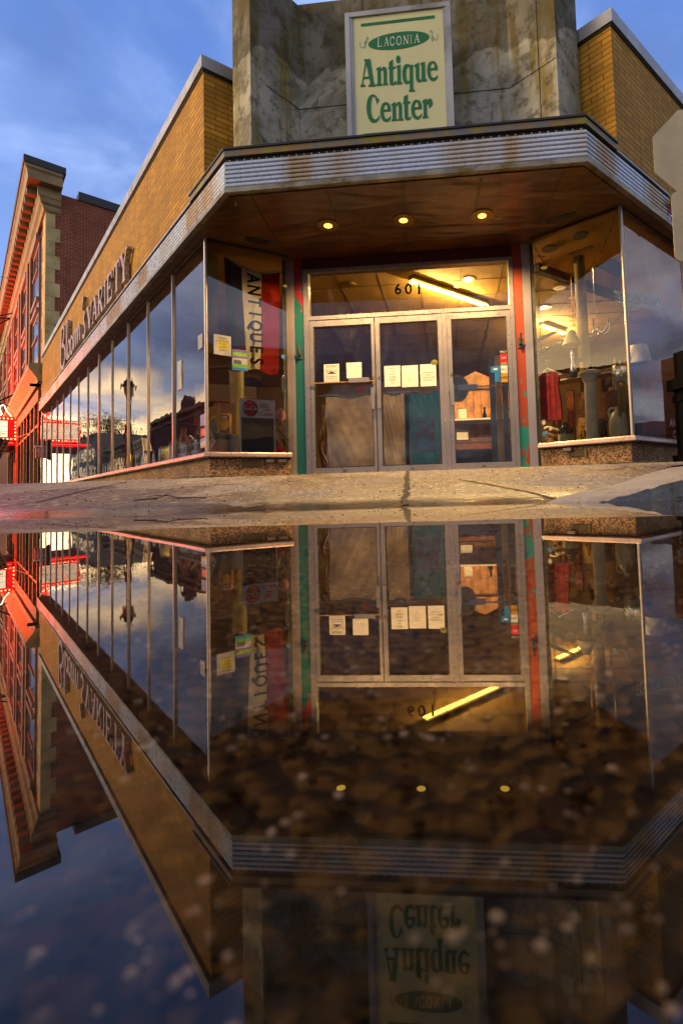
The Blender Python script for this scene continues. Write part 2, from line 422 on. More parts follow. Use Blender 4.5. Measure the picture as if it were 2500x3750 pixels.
def terrazzo(name, a, bcol, sc_=60, mixv=.5):
    mt, t, o = newmat(name); g = G(t); P = g.pos()
    vo = g.n('ShaderNodeTexVoronoi', {'Vector': P, 'Scale': sc_}); 
    f = g.ss(g.n('ShaderNodeSeparateColor', {0: vo.outputs['Color']}).outputs[0], .35, .75)
    cc = g.mix(f, lin(a), lin(bcol)); cc = g.mix(g.ss(g.noise(P, 2.5, 6, .6), .4, .7, 0, .55), cc, lin('#4b3c24'))
    b = g.n('ShaderNodeBsdfPrincipled', {'Base Color': cc, 'Roughness': .8})
    t.links.new(g.bump(vo.outputs['Distance'], .5, .006), b.inputs['Normal'])
    t.links.new(b.outputs[0], o.inputs[0]); return mt
M_['pebbledash'] = terrazzo('pebble_dash', '#6e4a26', '#c39a6c', 75)
def peeling(name, a, bcol, lo, hi, zt=None):
    mt, t, o = newmat(name); g = G(t); P = g.pos()
    n = g.noise(g.map(P, (1.2, 1.2, .55)), 5, 7, .62)
    sp = g.n('ShaderNodeSeparateXYZ', {0: P})
    if zt: n = g.m('ADD', n, g.m('MULTIPLY', g.ss(sp.outputs[2], zt[0], zt[1]), zt[2]))
    f = g.ss(n, lo, hi); cc = g.mix(f, lin(a), lin(bcol)); cc = g.mix(g.ss(g.noise(P, 60, 3), .6, .8, 0, .4), cc, lin('#1c1512'))
    b = g.n('ShaderNodeBsdfPrincipled', {'Base Color': cc, 'Roughness': .5})
    t.links.new(g.bump(f, .4, .004), b.inputs['Normal'])
    t.links.new(b.outputs[0], o.inputs[0]); return mt
M_['postL'] = peeling('teal_over_red_paint', '#0c5e54', '#9c1719', .66, .67, (2.3, 2.9, .17))
M_['postR'] = peeling('orange_red_over_teal_paint', '#1a8070', '#9a3a16', .49, .50, (.6, 1.9, .12))
M_['header'] = peeling('dark_red_header_paint', '#4f0d10', '#0e5a4c', .66, .67)
def sidewalkm():
    mt, t, o = newmat('damp_concrete_pavement'); g = G(t); P = g.pos()
    sp = g.n('ShaderNodeSeparateXYZ', {0: P})
    grit = g.noise(P, 90, 5, .7); vo = g.n('ShaderNodeTexVoronoi', {'Vector': P, 'Scale': 120.}).outputs['Distance']
    big = g.noise(g.map(P, (1, .8, 1)), 1.25, 5, .5, .5)
    dry = g.m('ADD', big, g.m('MULTIPLY', g.ss(sp.outputs[2], .02, .30), .16))
    fdry = g.ss(dry, .59, .62)
    wetc = g.mix(g.ss(g.noise(P, 6, 5), .3, .7), lin('#33200a'), lin('#4e3413'))
    dryc = g.mix(g.ss(g.noise(P, 7, 5), .3, .7), lin('#5c534b'), lin('#746b63'))
    cc = g.mix(fdry, wetc, dryc)
    v2 = g.n('ShaderNodeTexVoronoi', {'Vector': g.map(P, (1, .45, 1)), 'Scale': 55.})
    cc = g.mix(g.ss(g.n('ShaderNodeSeparateColor', {0: v2.outputs['Color']}).outputs[0], .80, .95, 0, .55), cc, lin('#b5a27c'))
    cc = g.mix(g.ss(g.n('ShaderNodeSeparateColor', {0: v2.outputs['Color']}).outputs[1], .80, .95, 0, .6), cc, lin('#2a1c0e'))
    cc = g.mix(g.ss(grit, .50, .75, 0, .35), cc, lin('#b5a480'))
    cc = g.mix(g.ss(vo, .0, .22, .55, 0), cc, lin('#33271a'))
    film = g.ss(sp.outputs[2], .0, .05)
    cc = g.mix(film, g.mix(.5, cc, (.03, .022, .012)), cc)
    rg = g.m('ADD', g.m('MULTIPLY', film, .52), g.m('MULTIPLY', fdry, .25))
    rg = g.m('ADD', rg, g.m('MULTIPLY', grit, .16))
    b = g.n('ShaderNodeBsdfPrincipled', {'Base Color': cc, 'Roughness': rg, 'Specular IOR Level': .8})
    t.links.new(g.bump(g.mix(.5, grit, vo), .6, .004), b.inputs['Normal'])
    t.links.new(b.outputs[0], o.inputs[0]); return mt
M_['sidewalk'] = sidewalkm()
def asphaltm():
    mt, t, o = newmat('asphalt'); g = G(t); P = g.pos()
    vo = g.n('ShaderNodeTexVoronoi', {'Vector': P, 'Scale': 95.}); f = g.ss(g.n('ShaderNodeSeparateColor', {0: vo.outputs['Color']}).outputs[0], .55, .95)
    cc = g.mix(f, (.010, .008, .006), (.055, .042, .028)); cc = g.mix(g.ss(g.noise(P, 5, 5), .35, .7, 0, .7), cc, (.018, .011, .005))
    b = g.n('ShaderNodeBsdfPrincipled', {'Base Color': cc, 'Roughness': .55})
    t.links.new(g.bump(vo.outputs['Distance'], .8, .006), b.inputs['Normal'])
    t.links.new(b.outputs[0], o.inputs[0]); return mt
M_['asphalt'] = asphaltm()
def waterm():
    mt, t, o = newmat('still_water'); g = G(t); P = g.pos()
    lw = g.n('ShaderNodeLayerWeight', {'Blend': .5})
    frv = g.m('ADD', g.m('MULTIPLY', g.m('POWER', lw.outputs['Facing'], 3.45), .96), .034)
    bp = g.bump(g.noise(P, 3.0, 2, .4), .012, .02)
    gl = g.n('ShaderNodeBsdfGlossy', {'Color': (.96, .93, .90), 'Roughness': 0.0, 'Normal': bp})
    tr = g.n('ShaderNodeBsdfTransparent', {'Color': (.60, .49, .37)})
    m1 = g.n('ShaderNodeMixShader', {0: frv, 1: tr.outputs[0], 2: gl.outputs[0]})
    t.links.new(m1.outputs[0], o.inputs[0]); return mt
M_['water'] = waterm()
M_['granite'] = pm('weathered_granite', '#87817a', .8, var=.25, vs=6, bs=.8, bsc=60, blotch=('#6a5a36', 6, .5, .7))
M_['mossy'] = pm('mossy_kerb_edge', '#5d5238', .9, var=.5, vs=14, bs=.8, bsc=50, blotch=('#2c2a16', 9, .5, .6))

# ------------------------------------------------------------------ ground
def ground_z(x, y):
    e = 2.30 + (0.03 * max(0, -x)) - 0.10 * max(0., min(x, 2.5)) + .03 * math.sin(x * 2.1) + .018 * math.sin(x * 9 + 1) + .010 * math.sin(x * 23 + y * 9)
    s = y - e
    z = .093 * s if s > 0 else .05 * s
    k = .285
    if z > k - .03: z = k - .03 + .03 * math.tanh((z - k + .03) / .03)
    return max(-.03, z)
# road: rings, a shallow dish under the puddle
mb = MB(); rings = [0, .3, .6, .9, 1.2, 1.6, 2, 2.4, 2.8, 3.2, 3.6, 4, 4.5, 5, 6, 8, 12, 20, 40, 80, 160, 400]; n = 96
vs = []
for r in rings:
    for k in range(n):
        a = 2 * math.pi * k / n; t = max(0, min(1, (r - 3.0) / 1.6)); z = -.016 + .030 * t * t * (3 - 2 * t)
        x, y = r * math.cos(a), .2 + r * math.sin(a)
        if .95 < x < 3.2 and 1.2 < y < 3.6: z = max(z, -.016 + .024 * max(0, min(1, (y - 1.35) / .45)) * max(0, min(1, (x - .95) / .3)))
        vs.append((x, y, z))
fs = [(i * n + k, (i + 1) * n + k, (i + 1) * n + (k + 1) % n, i * n + (k + 1) % n) for i in range(len(rings) - 1) for k in range(n)]
mb.add(vs, fs); tag(mb.build('road', M_['asphalt'], smooth=True, fix=False), kind='structure')
mb = MB(); n = 64; mb.add([(4.6 * math.cos(2 * math.pi * k / n), .2 + 4.6 * math.sin(2 * math.pi * k / n), 0) for k in range(n)], [tuple(range(n))])
tag(mb.build('puddle', M_['water'], fix=False), kind='structure')
# pavement between the puddle and the shop
curb_in = [(.55, 2.02), (1.3, 3.0), (2.26, 4.26), (4.2, 5.7), (8.5, 9.2), (16, 15.5)]
def curbx(y):
    for (x0, y0), (x1, y1) in zip(curb_in, curb_in[1:]):
        if y <= y1: return x0 + (x1 - x0) * (y - y0) / (y1 - y0)
    return 16
mb = MB(); ys = [1.9 + .08 * i for i in range(52)] + [6.2, 6.6, 7, 8, 9, 11, 14, 18, 24, 34, 50, 70]
NX = 70; grid = []
for y in ys:
    xr = curbx(y) if y > 2.02 else .55
    xl = FL.p(0, 4.3)[0] - (y - FL.p(0, 4.3)[1]) * (-dL[0] / dL[1]) if y > FL.p(0, 4.3)[1] else -7.5
    xl = min(xl, -7.5)
    for i in range(NX):
        x = xl + (xr - xl) * (i / (NX - 1)) ** .6; grid.append((x, y, ground_z(x, y)))
fs = [(j * NX + i, j * NX + i + 1, (j + 1) * NX + i + 1, (j + 1) * NX + i) for j in range(len(ys) - 1) for i in range(NX - 1)]
mb.add(grid, fs); tag(mb.build('sidewalk', M_['sidewalk'], smooth=True, fix=False), kind='structure')
# joints and the weedy crack
def groundstrip(name, pts, wd, mat, h=.004, jit=0.0, sub=14):
    mb = MB(); P = []
    for (a, b) in zip(pts, pts[1:]):
        for i in range(sub): t = i / sub; P.append((a[0] + (b[0] - a[0]) * t, a[1] + (b[1] - a[1]) * t))
    P.append(pts[-1]); L, Rr = stroke([(x + random.uniform(-jit, jit), y) for x, y in P], [wd * random.uniform(.6, 1.3) for _ in P])
    vs = [(x, y, ground_z(x, y) + h) for q in zip(L, Rr) for x, y in q]
    mb.add(vs, [(2 * i, 2 * i + 1, 2 * i + 3, 2 * i + 2) for i in range(len(L) - 1)])
    return mb.build(name, mat)
def onground(x, y):
    z = .05
    for _ in range(60):
        d = ray(x, y); q = C0 + d * (z - CH) / d[2] if d[2] * (z - CH) > 0 else None
        r = d; lo, hi = .8, 12.
        break
    best = None
    t = 1.5
    while t < 9:
        q = C0 + r * t
        if q[2] <= ground_z(q[0], q[1]): best = q; break
        t += .01
    return (float(best[0]), float(best[1])) if best is not None else (float(q[0]), float(q[1]))
M_['joint'] = pm('dirt_in_joint', '#2e2012', .9, var=.5, vs=40, bs=.6)
M_['weed'] = pm('moss_in_crack', '#33280f', .95, var=.6, vs=60, bs=1.0, blotch=('#6b5a1e', 60, .6, .7))
for nm, pp in (('pavement_joint', [(0, 1858), (150, 1838), (300, 1800), (470, 1764)]), ('pavement_joint', [(1675, 1757), (1800, 1778), (1930, 1803), (2030, 1828)])):
    tag(groundstrip(nm, [onground(*p) for p in pp], .022, M_['joint'], jit=.004), kind='structure')
tag(groundstrip('pavement_crack', [(-.04, 2.31), (-.035, 3.1), (-.045, 4.2), (-.04, 5.2), (-.03, 6.0)], .032, M_['weed'], jit=.012, sub=22), kind='structure')
# granite kerb
inn = [(.55, 2.02, -.005), (.8, 2.35, .03), (1.3, 3.0, .072), (2.26, 4.26, .19), (4.2, 5.7, .28), (8.5, 9.2, .285), (16, 15.5, .285)]
outr = [(.66, 1.88, -.012), (.92, 1.98, .035), (1.25, 2.17, .088), (2.6, 3.5, .15), (4.7, 5.3, .2), (8.9, 8.8, .22), (16.4, 15.1, .22)]
mb = MB(); ii = smooth_line(inn, 8); oo = smooth_line(outr, 8); vs = []
for i, (a, b) in enumerate(zip(ii, oo)):
    j = random.uniform(-.006, .006)
    vs += [(a[0], a[1], a[2] + .006), (b[0] + j, b[1], b[2] + j), (b[0] + .015 + j, b[1] - .02, -.04), (a[0], a[1], -.05)]
fs = [(4 * i + k, 4 * i + 4 + k, 4 * i + 4 + (k + 1) % 4, 4 * i + (k + 1) % 4) for i in range(len(ii) - 1) for k in range(4)] + [(0, 1, 2, 3)]
mb.add(vs, fs); tag(mb.build('kerb', M_['granite']), kind='structure')
# raised rough slab edge along the foot of the shop
edge = [FL.p(14, .16), FL.p(6, .14), FL.p(2, .12), FL.p(0, .12), FD.p(-.4, .30), FD.p(.2, .20), FD.p(1.2, .17), FD.p(2.4, .20), FD.p(3.1, .32), FR.p(0, .12), FR.p(2, .12), FR.p(9, .12)]
mb = MB(); E2 = smooth_line([(p[0], p[1]) for p in edge], 14)
pts = [(x, y, ground_z(x, y) + .005 + random.uniform(-.006, .006)) for x, y in E2]
mb.tube(pts, [random.uniform(.013, .022) for _ in pts], 7); tag(mb.build('step_edge', M_['mossy'], smooth=True), kind='structure')
# gravel in the puddle
mb = MB()
ico = [(0, 0, 1), (.894, 0, .447), (.276, .851, .447), (-.724, .526, .447), (-.724, -.526, .447), (.276, -.851, .447), (.724, .526, -.447), (-.276, .851, -.447), (-.894, 0, -.447), (-.276, -.851, -.447), (.724, -.526, -.447), (0, 0, -1)]
icf = [(0, 1, 2), (0, 2, 3), (0, 3, 4), (0, 4, 5), (0, 5, 1), (1, 6, 2), (2, 7, 3), (3, 8, 4), (4, 9, 5), (5, 10, 1), (6, 7, 2), (7, 8, 3), (8, 9, 4), (9, 10, 5), (10, 6, 1), (11, 7, 6), (11, 8, 7), (11, 9, 8), (11, 10, 9), (11, 6, 10)]
def pebble(mb, x, y, z, r):
    a = random.uniform(0, 6.28); sx, sy, sz = r * random.uniform(.8, 1.3), r * random.uniform(.7, 1.1), r * random.uniform(.4, .8)
    mb.add([(x + (p[0] * math.cos(a) - p[1] * math.sin(a)) * sx, y + (p[0] * math.sin(a) + p[1] * math.cos(a)) * sy, z + p[2] * sz) for p in ico], icf)
for i in range(2600):
    y = .05 + 1.3 * random.random() ** 1.6; x = (random.random() - .62) * (y + .05) * 1.7
    pebble(mb, x, y, -.014, random.choice((.0007, .0009, .0012, .0016, .0022)) * (1 + y * 1.0))
M_['gravel'] = pm('dark_gravel', '#15100a', .7, var=.6, vs=60, c2='#33291e')
tag(mb.build('gravel', M_['gravel'], smooth=True), 'dark gravel covering the bottom of the puddle', 'gravel', kind='stuff')
mb = MB()
for c in range(470):
    y0 = .05 + .75 * random.random() ** 1.1; x0 = (random.random() ** .8 - .52) * (y0 + .05) * 1.45
    for i in range(random.choice((1, 2, 4, 7))):
        pebble(mb, x0 + random.gauss(0, .012) * (.4 + y0), y0 + random.gauss(0, .012) * (.4 + y0), -.012, random.choice((.0005, .0007, .0010, .0014)) * (.7 + y0 * 3.0))
M_['palegravel'] = pm('pale_pebbles', '#8f8478', .6, var=.5, vs=90, c2='#efe6dc')
tag(mb.build('pale_gravel', M_['palegravel'], smooth=True), 'pale pebbles scattered in clusters on the bottom of the puddle', 'pebbles', kind='stuff')
mb = MB()
for i in range(900):
    x = random.uniform(-3.2, 2.6); y = random.uniform(2.3, 5.3)
    if i > 650: x, y = random.uniform(1.0, 1.8), random.uniform(1.5, 2.1)
    z = ground_z(x, y) if i <= 650 else .006
    pebble(mb, x, y, z + .002, random.choice((.002, .003, .004, .006)))
M_['grit'] = pm('dark_grit', '#3a2614', .9, var=.6, vs=30, c2='#8a6a3a')
tag(mb.build('grit', M_['grit']), 'grit and leaf crumbs lying on the pavement', 'grit', kind='stuff')
# twig
a = onground(490, 1836.5); b_ = onground(753, 1824.6); c_ = onground(610, 1819); e_ = onground(655, 1827); d_ = onground(550, 1823); d2 = onground(575, 1829)
tw = T('twig', 'thin forked dead twig lying on the wet pavement at left', 'twig', (a[0], a[1], ground_z(*a)))
P = lambda q, h=.006: (q[0], q[1], ground_z(*q) + h)
mb = MB(); mb.tube([P(a), P(d2), P(c_, .012), P(e_), P(b_)], [.0035, .005, .0055, .005, .003], 6); mb.build('stem', M_['darkwood'], tw)
mb = MB(); mb.tube([P(c_, .01), P(d_, .010)], [.004, .002], 5); mb.build('branchlet', M_['darkwood'], tw)

# ================================================================== THE SHOP
def sweep(mb, pts, nrm, prof, closed=True):
    """prof [(d,z)] carried along the plan path pts; nrm = outward normal of each segment"""
    n = len(pts); k = len(prof); vs = []
    for i, p in enumerate(pts):
        a = np.array(nrm[max(i - 1, 0)]); b = np.array(nrm[min(i, n - 2)]); m = (a + b) / (1 + a @ b)
        for d, z in prof: vs.append((p[0] + m[0] * d, p[1] + m[1] * d, z))
    fs = [(i * k + j, (i + 1) * k + j, (i + 1) * k + (j + 1) % k, i * k + (j + 1) % k) for i in range(n - 1) for j in range(k if closed else k - 1)]
    if closed: fs += [tuple(range(k)), tuple(range((n - 1) * k, n * k))[::-1]]
    return mb.add(vs, fs)
def inner(Fa, Fb, d): m = (Fa.n + Fb.n) / (1 + Fa.n @ Fb.n); q = Fa.o + m * d; return (float(q[0]), float(q[1]), 0)
rect = lambda d0, d1, z0, z1: [(d0, z0), (d1, z0), (d1, z1), (d0, z1)]
shop = T('antique_shop', 'corner shop of golden brick with a metal canopy, grey concrete pylon and plate glass windows', 'shop', (0, 7, .29))
LEN_L, LEN_R = 16.35, 12.0
zS, zCb, zCt, zCap = 3.226, 3.296, 3.577, 3.722
# brick parapets with copings
def parapet(F, ln, ret_dir, z1, zc):
    p0 = F.p(0); e = (p0[0] + ret_dir[0] * 1.25, p0[1] + ret_dir[1] * 1.25)
    rf = Fr(p0, e)
    poly = [F.p(ln), p0, e, (e[0] - rf.n[0] * .25, e[1] - rf.n[1] * .25), F.p(.62, -.25), F.p(ln, -.25)]
    w_ = MB().prism([q[:2] for q in poly], 3.30, z1).build('brick_wall', M_['brick'], shop)
    mb = MB(); sweep(mb, [F.p(ln + .0), p0, e], [F.n, rf.n], rect(-.30, .035, z1 + .006, zc)); c_ = mb.build('coping', M_['coping'], w_)
    mb = MB(); sweep(mb, [F.p(ln - .02), p0, e], [F.n, rf.n], rect(-.2, .012, z1 - .022, z1 + .004)); mb.build('drip_edge', M_['blacktrim'], w_)
    for s_ in (3.3, 6.6, 9.9, 13.2):
        if s_ < ln: MB().fbox(F, s_, s_ + .012, .03, .038, z1 + .01, zc - .003).build('coping_joint', M_['blacktrim'], w_)
    return w_
parapet(FL, LEN_L, ((2.459 - 2.075) / .48, .288 / .48), 5.385, 5.55)
parapet(FR, LEN_R, (-.3 / .41, .28 / .41), 5.40, 5.567)
# concrete pylon
f1, f2, f3 = (-2.02, 5.66), (-1.715, 5.38), (-1.272, 5.92)
r1, r2, r3 = (1.345, 5.70), (1.79, 5.28), (2.14, 5.56)
zT = float(ony(1089, 18, 5.92)[2])
pylon = MB().prism([f1, f2, f3, r1, r2, r3, (2.3, 6.9), (-2.2, 7.0)], 3.62, zT).build('concrete_pylon', M_['concrete'], shop)
PB, PLf, PRt = Fr(f3, r1), Fr(f2, f3), Fr(r2, r1)
mb = MB()
jz = float(ony(1180, 391, PB.o[1] - .03)[2]); jl = PB.on(1150, 396)[1]
def groove(F, pts, wd=.010):
    L, Rr = stroke(pts, wd); mb.fprism(F, L + Rr[::-1], -.01, .0025)
groove(PB, [(0, jl), (PB.L, jl + .01)]); groove(PLf, [(.2, jl), (PLf.L, jl)]); groove(PRt, [(0, jl), (PRt.L, jl + .01)])
groove(PRt, [(.22, 3.8), (.22, zT)]); groove(PB, [(.32 * PB.L, zT), (.32 * PB.L, 5.0)], .006); groove(PB, [(.60 * PB.L, zT), (.60 * PB.L, 5.0)])
mb.build('joint', pm('pylon_joint', '#1d1a10', .9), pylon)
# canopy
pathC = [FML.p(LEN_L + .15), ML, MR, FMR.p(LEN_R)]; nC = [FML.n, FM.n, FMR.n]
prof = [(-.05, zCb)]; NR = 6; hh = (zCt - zCb) / NR
for i in range(NR):
    for k in range(7):
        a = math.pi * k / 6; prof.append((.004 + .017 * math.sin(a) ** .7, zCb + hh * i + hh * (.03 + .94 * (1 - math.cos(a)) / 2)))
prof.append((-.05, zCt))
mb = MB(); sweep(mb, pathC, nC, prof); fas = mb.build('canopy_fascia', M_['fascia'], shop)
mb = MB(); sweep(mb, pathC, nC, rect(-.055, .024, zCb - .056, zCb - .004)); mb.build('bottom_trim', pm('rusty_trim', '#8f8672', .4, metal=.5, var=.3, vs=6, blotch=('#6b5a20', 5, .5, .65)), fas)
pc2 = [FML.p(1.05), ML, MR, FMR.p(.62)]
mb = MB(); sweep(mb, pathC, nC, rect(-.05, -.014, zCt - .01, zCt + .055)); mb.build('shadow_gap', M_['blacktrim'], fas)
mb = MB(); sweep(mb, pc2, nC, rect(-.045, .020, zCt + .054, zCap - .02)); mb.build('cap_flashing', pm('rusted_flashing', '#7d7f7a', .45, metal=.4, var=.3, vs=5, c2='#8f6a3c', blotch=('#8a7d22', 4, .5, .62)), fas)
mb = MB(); sweep(mb, pc2, nC, rect(-.045, .034, zCap - .021, zCap)); mb.build('cap_edge', M_['blackcap'], fas)
mb = MB(); sweep(mb, [FML.p(LEN_L + .1), FML.p(1.06)], [FML.n], rect(-.14, .012, zCt + .054, zCt + .075)); sweep(mb, [FMR.p(.63), FMR.p(LEN_R)], [FMR.n], rect(-.14, .012, zCt + .054, zCt + .075)); mb.build('cap_edge', M_['coping'], fas)
M_['clip'] = pm('pale_clips', '#a9a294', .5)
for i in range(46):
    a = .05 + i * .08
    if a < FM.L: MB().box((*FM.p(a, .012)[:2], zCt + .004), (.012, .016, .012), math.atan2(FM.x[1], FM.x[0])).build('clip', M_['clip'], fas)
top = MB().prism([FML.p(LEN_L, -.02)[:2], (ML[0] + .02, ML[1] + .05), (MR[0] - .02, MR[1] + .05), FMR.p(LEN_R, -.02)[:2], FR.p(LEN_R, -.3)[:2], (1.9, 6.4), (-1.9, 6.5), FL.p(LEN_L, -.3)[:2]], zCt - .06, zCt + .03).build('canopy_deck', M_['blackcap'], shop)
# soffit
dpl, dpr = FD.p(-.27), FD.p(3.0)
sof = MB().prism([q[:2] for q in (FML.p(LEN_L, -.04), (ML[0] + .015, ML[1] + .04), (MR[0] - .015, MR[1] + .04), FMR.p(LEN_R, -.04), FR.p(LEN_R, -.06), FR.p(0, -.08), dpr, dpl, FL.p(0, -.08), FL.p(LEN_L, -.06))], zS + .002, zS + .05).build('soffit', M_['soffit'], shop)
zb = lambda x, y: (700 + x * .5102, 580 + y * .5102)
z4 = lambda x, y: (1650 + x * .5421, y * .5421)
def zstrip(a, b, wd, z0, z1, mat, nm):
    A, B = onz(*a, z0), onz(*b, z0); L, Rr = stroke([(A[0], A[1]), (B[0], B[1])], wd)
    return MB().prism(L + Rr[::-1], z0, z1).build(nm, mat, sof)
for a, b, wd in ((zb(425, 262), zb(640, 640), .012), (zb(968, 215), zb(1090, 630), .012), (z4(765, 1155), z7(215, 400), .012), (z4(205, 1205), z4(160, 1440), .03), (zb(1517, 172), zb(1540, 668), .045)):
    zstrip(a, b, wd, zS - .002, zS + .003, M_['darkwood'] if wd < .02 else pm('soffit_batten', '#4a3216', .4), 'batten' if wd > .02 else 'panel_seam')
zstrip(zb(385, 575), zb(550, 612), .11, zS - .004, zS + .003, M_['blacktrim'], 'vent')
v = zstrip(z7(330, 252), z7(580, 190), .10, zS - .004, zS + .003, M_['blacktrim'], 'vent')
mb = MB(); h_ = onz(*zb(320, 300), zS); mb.tube([(h_[0], h_[1], zS), (h_[0], h_[1], zS - .05), (h_[0] + .01, h_[1], zS - .065), (h_[0] + .02, h_[1], zS - .05)], .006, 6); mb.build('hook', M_['zinc'], sof)
# low walls and sills
zSl = .60
pL = [FL.p(LEN_L), FL.p(0), FLr.p(1.02)]; pR = [FR.p(LEN_R), FR.p(0), FRr.p(1.10)]
for pth, nn, F, G_ in ((pL, [FL.n, FLr.n], FL, FLr), (pR, [FR.n, FRr.n], FR, FRr)):
    mb = MB(); sweep(mb, pth, nn, rect(-.25, -.045, .10, zSl - .08)); kw = mb.build('knee_wall', M_['pebbledash'], shop)
    mb = MB(); sweep(mb, pth, nn, rect(-.24, -.03, zSl - .079, zSl - .067)); mb.build('dark_joint', M_['blacktrim'], kw)
    mb = MB(); sweep(mb, pth, nn, [(-.08, zSl - .066), (.035, zSl - .066), (.045, zSl - .055), (.040, zSl - .022), (.025, zSl - .016), (.018, zSl - .003), (-.02, zSl), (-.08, zSl)]); mb.build('window_sill', M_['sillmetal'], shop)
    mb = MB(); sweep(mb, pth, nn, rect(-.03, .004, zS - .028, zS)); mb.build('head_trim', pm('head_trim', '#4b3a26', .4, metal=.4), shop)
# mullions and panes
def pane(F, a0, a1, z0, z1, mat, parent, d=-.012, nm='window_pane'):
    e1, e2 = random.uniform(-.003, .003), random.uniform(-.003, .003)
    o = MB().add([F.p(a0, d + e1, z0), F.p(a1, d + e2, z0), F.p(a1, d + e2, z1), F.p(a0, d + e1, z1)], [(0, 1, 2, 3) if F.sg > 0 else (3, 2, 1, 0)]).build(nm, mat, parent, fix=False); return o
for i in range(13): pane(FL, i * 1.25 + .012, (i + 1) * 1.25 - .012 if i < 12 else LEN_L - .05, zSl - .002, zS - .02, M_['glassL'], shop)
for i in range(1, 13): MB().fbox(FL, i * 1.25 - (.015 if i % 4 == 1 else .008), i * 1.25 + (.015 if i % 4 == 1 else .008), -.03, .010, zSl - .003, zS - .004).build('mullion', M_['stainless'], shop)
mb = MB(); mb.fbox(FL, LEN_L - .06, LEN_L + .02, -.05, .02, .25, zS - .004); mb.build('mullion', M_['stainless'], shop)
for i in range(6): pane(FR, .012 + i * 1.7, (i + 1) * 1.7 - .012, zSl - .002, zS - .02, M_['glassL'], shop)
for i in range(1, 6): MB().fbox(FR, i * 1.7 - .012, i * 1.7 + .012, -.03, .010, zSl - .003, zS - .004).build('mullion', M_['stainless'], shop)
M_['glassR'] = glassmat('return_glass', 1.8)
pane(FLr, .014, 1.0, zSl - .002, zS - .02, M_['glassL'], shop); pane(FRr, .014, 1.08, zSl - .002, zS - .02, M_['glassR'], shop)
for F in (FL, FR):
    mb = MB(); p = F.p(0, -.004); mb.tube([(p[0], p[1], zSl - .01), (p[0], p[1], zS)], .021, 12); mb.build('corner_post', M_['stainless'], shop, smooth=True)
# door wall
DW = {}
DW['header'] = MB().fbox(FD, -.17, 2.86, -.14, -.012, 3.072, zS + .01).build('header', M_['header'], shop)
MB().fbox(FD, -.165, -.042, -.14, .0, .22, 3.225).build('painted_post', M_['postL'], shop)
MB().fbox(FD, 2.745, 2.86, -.14, .0, .22, 3.225).build('painted_post', M_['postR'], shop)
MB().fbox(FD, -.275, -.167, -.16, .016, .22, zS).build('steel_trim', M_['stainless'], shop)
MB().fbox(FD, 2.862, 2.965, -.16, .016, .22, zS).build('steel_trim', M_['stainless'], shop)
MB().fbox(FD, 2.966, 3.02, -.10, -.005, .22, zS).build('steel_trim', M_['zinc'], shop)
MB().fbox(FD, -.33, -.277, -.10, -.005, .22, zS).build('steel_trim', M_['zinc'], shop)
for s_, m_ in ((-.10, 'postL'), (2.80, 'postR')):
    mb = MB(); mb.fbox(FD, s_ - .03, s_ + .03, .002, .012, 1.86, 1.99); mb.fbox(FD, s_ - .015, s_ + .015, .012, .06, 1.90, 1.93); p = FD.p(s_, .05); mb.tube([(p[0], p[1], 1.91), (*FD.p(s_, .09)[:2], 2.03)], .014, 8); mb.build('flag_bracket', M_['zinc'], shop)
fr_ = MB().fbox(FD, -.038, .032, -.10, .018, .30, 3.07).fbox(FD, 2.69, 2.742, -.10, .018, .30, 3.07).fbox(FD, .033, 2.689, -.10, .017, 3.022, 3.07).fbox(FD, .033, 2.689, -.10, .020, 2.372, 2.425).fbox(FD, 1.803, 1.862, -.10, .016, .30, 2.371).build('door_frame', M_['alu'], shop)
for s_ in (.18, .55, 1.3, 1.66, 2.2, 2.5): MB().box((*FD.p(s_, .021)[:2], 2.40), (.012, .006, .012), math.atan2(FD.x[1], FD.x[0])).build('bolt', M_['zinc'], fr_)
pane(FD, .033, 2.689, 2.426, 3.021, M_['glassD'], shop, d=-.03, nm='transom_pane')
MB().fbox(FD, -.3, 3.05, -.12, .06, .20, .296).build('threshold', M_['stone'], shop)
def door(a0, a1, g0, g1, hs, lbl):
    D = MB().fbox(FD, a0, g0, -.055, .012, .30, 2.368).fbox(FD, g1, a1, -.055, .012, .30, 2.368).fbox(FD, g0, g1, -.054, .010, 2.285, 2.367).fbox(FD, g0, g1, -.054, .010, .30, .392).build('door', M_['alu'], shop)
    pane(FD, g0, g1, .392, 2.285, M_['glassD'], D, d=-.02, nm='door_pane')
    MB().fbox(FD, g0, g1, -.012, .004, .392, .402).fbox(FD, g0, g0 + .008, -.012, .004, .402, 2.276).fbox(FD, g1 - .008, g1, -.012, .004, .402, 2.276).fbox(FD, g0, g1, -.012, .004, 2.276, 2.285).build('gasket', M_['blacktrim'], D)
    mb = MB(); mb.fbox(FD, hs - .022, hs + .022, .045, .060, 1.14, 1.42); mb.fbox(FD, hs - .012, hs + .012, .012, .046, 1.17, 1.20); mb.fbox(FD, hs - .012, hs + .012, .012, .046, 1.36, 1.39); mb.build('handle', M_['alu'], D)
    mb = MB(); c = FD.p((a0 + a1) / 2, .014, .345); mb.box(c, (.05, .008, .02), math.atan2(FD.x[1], FD.x[0])); mb.build('floor_bolt', M_['zinc'], D)
    mb = MB(); p = FD.p(hs + (.0), .014, 1.56); mb.tube([p, FD.p(hs, .022, 1.56)], .016, 12); mb.build('lock', M_['brass'], D)
    return D
D1 = door(.036, .904, .088, .866, .872, ''); D2 = door(.918, 1.800, .975, 1.746, .955, ''); D3 = door(1.865, 2.688, 1.92, 2.636, 1.905, '')
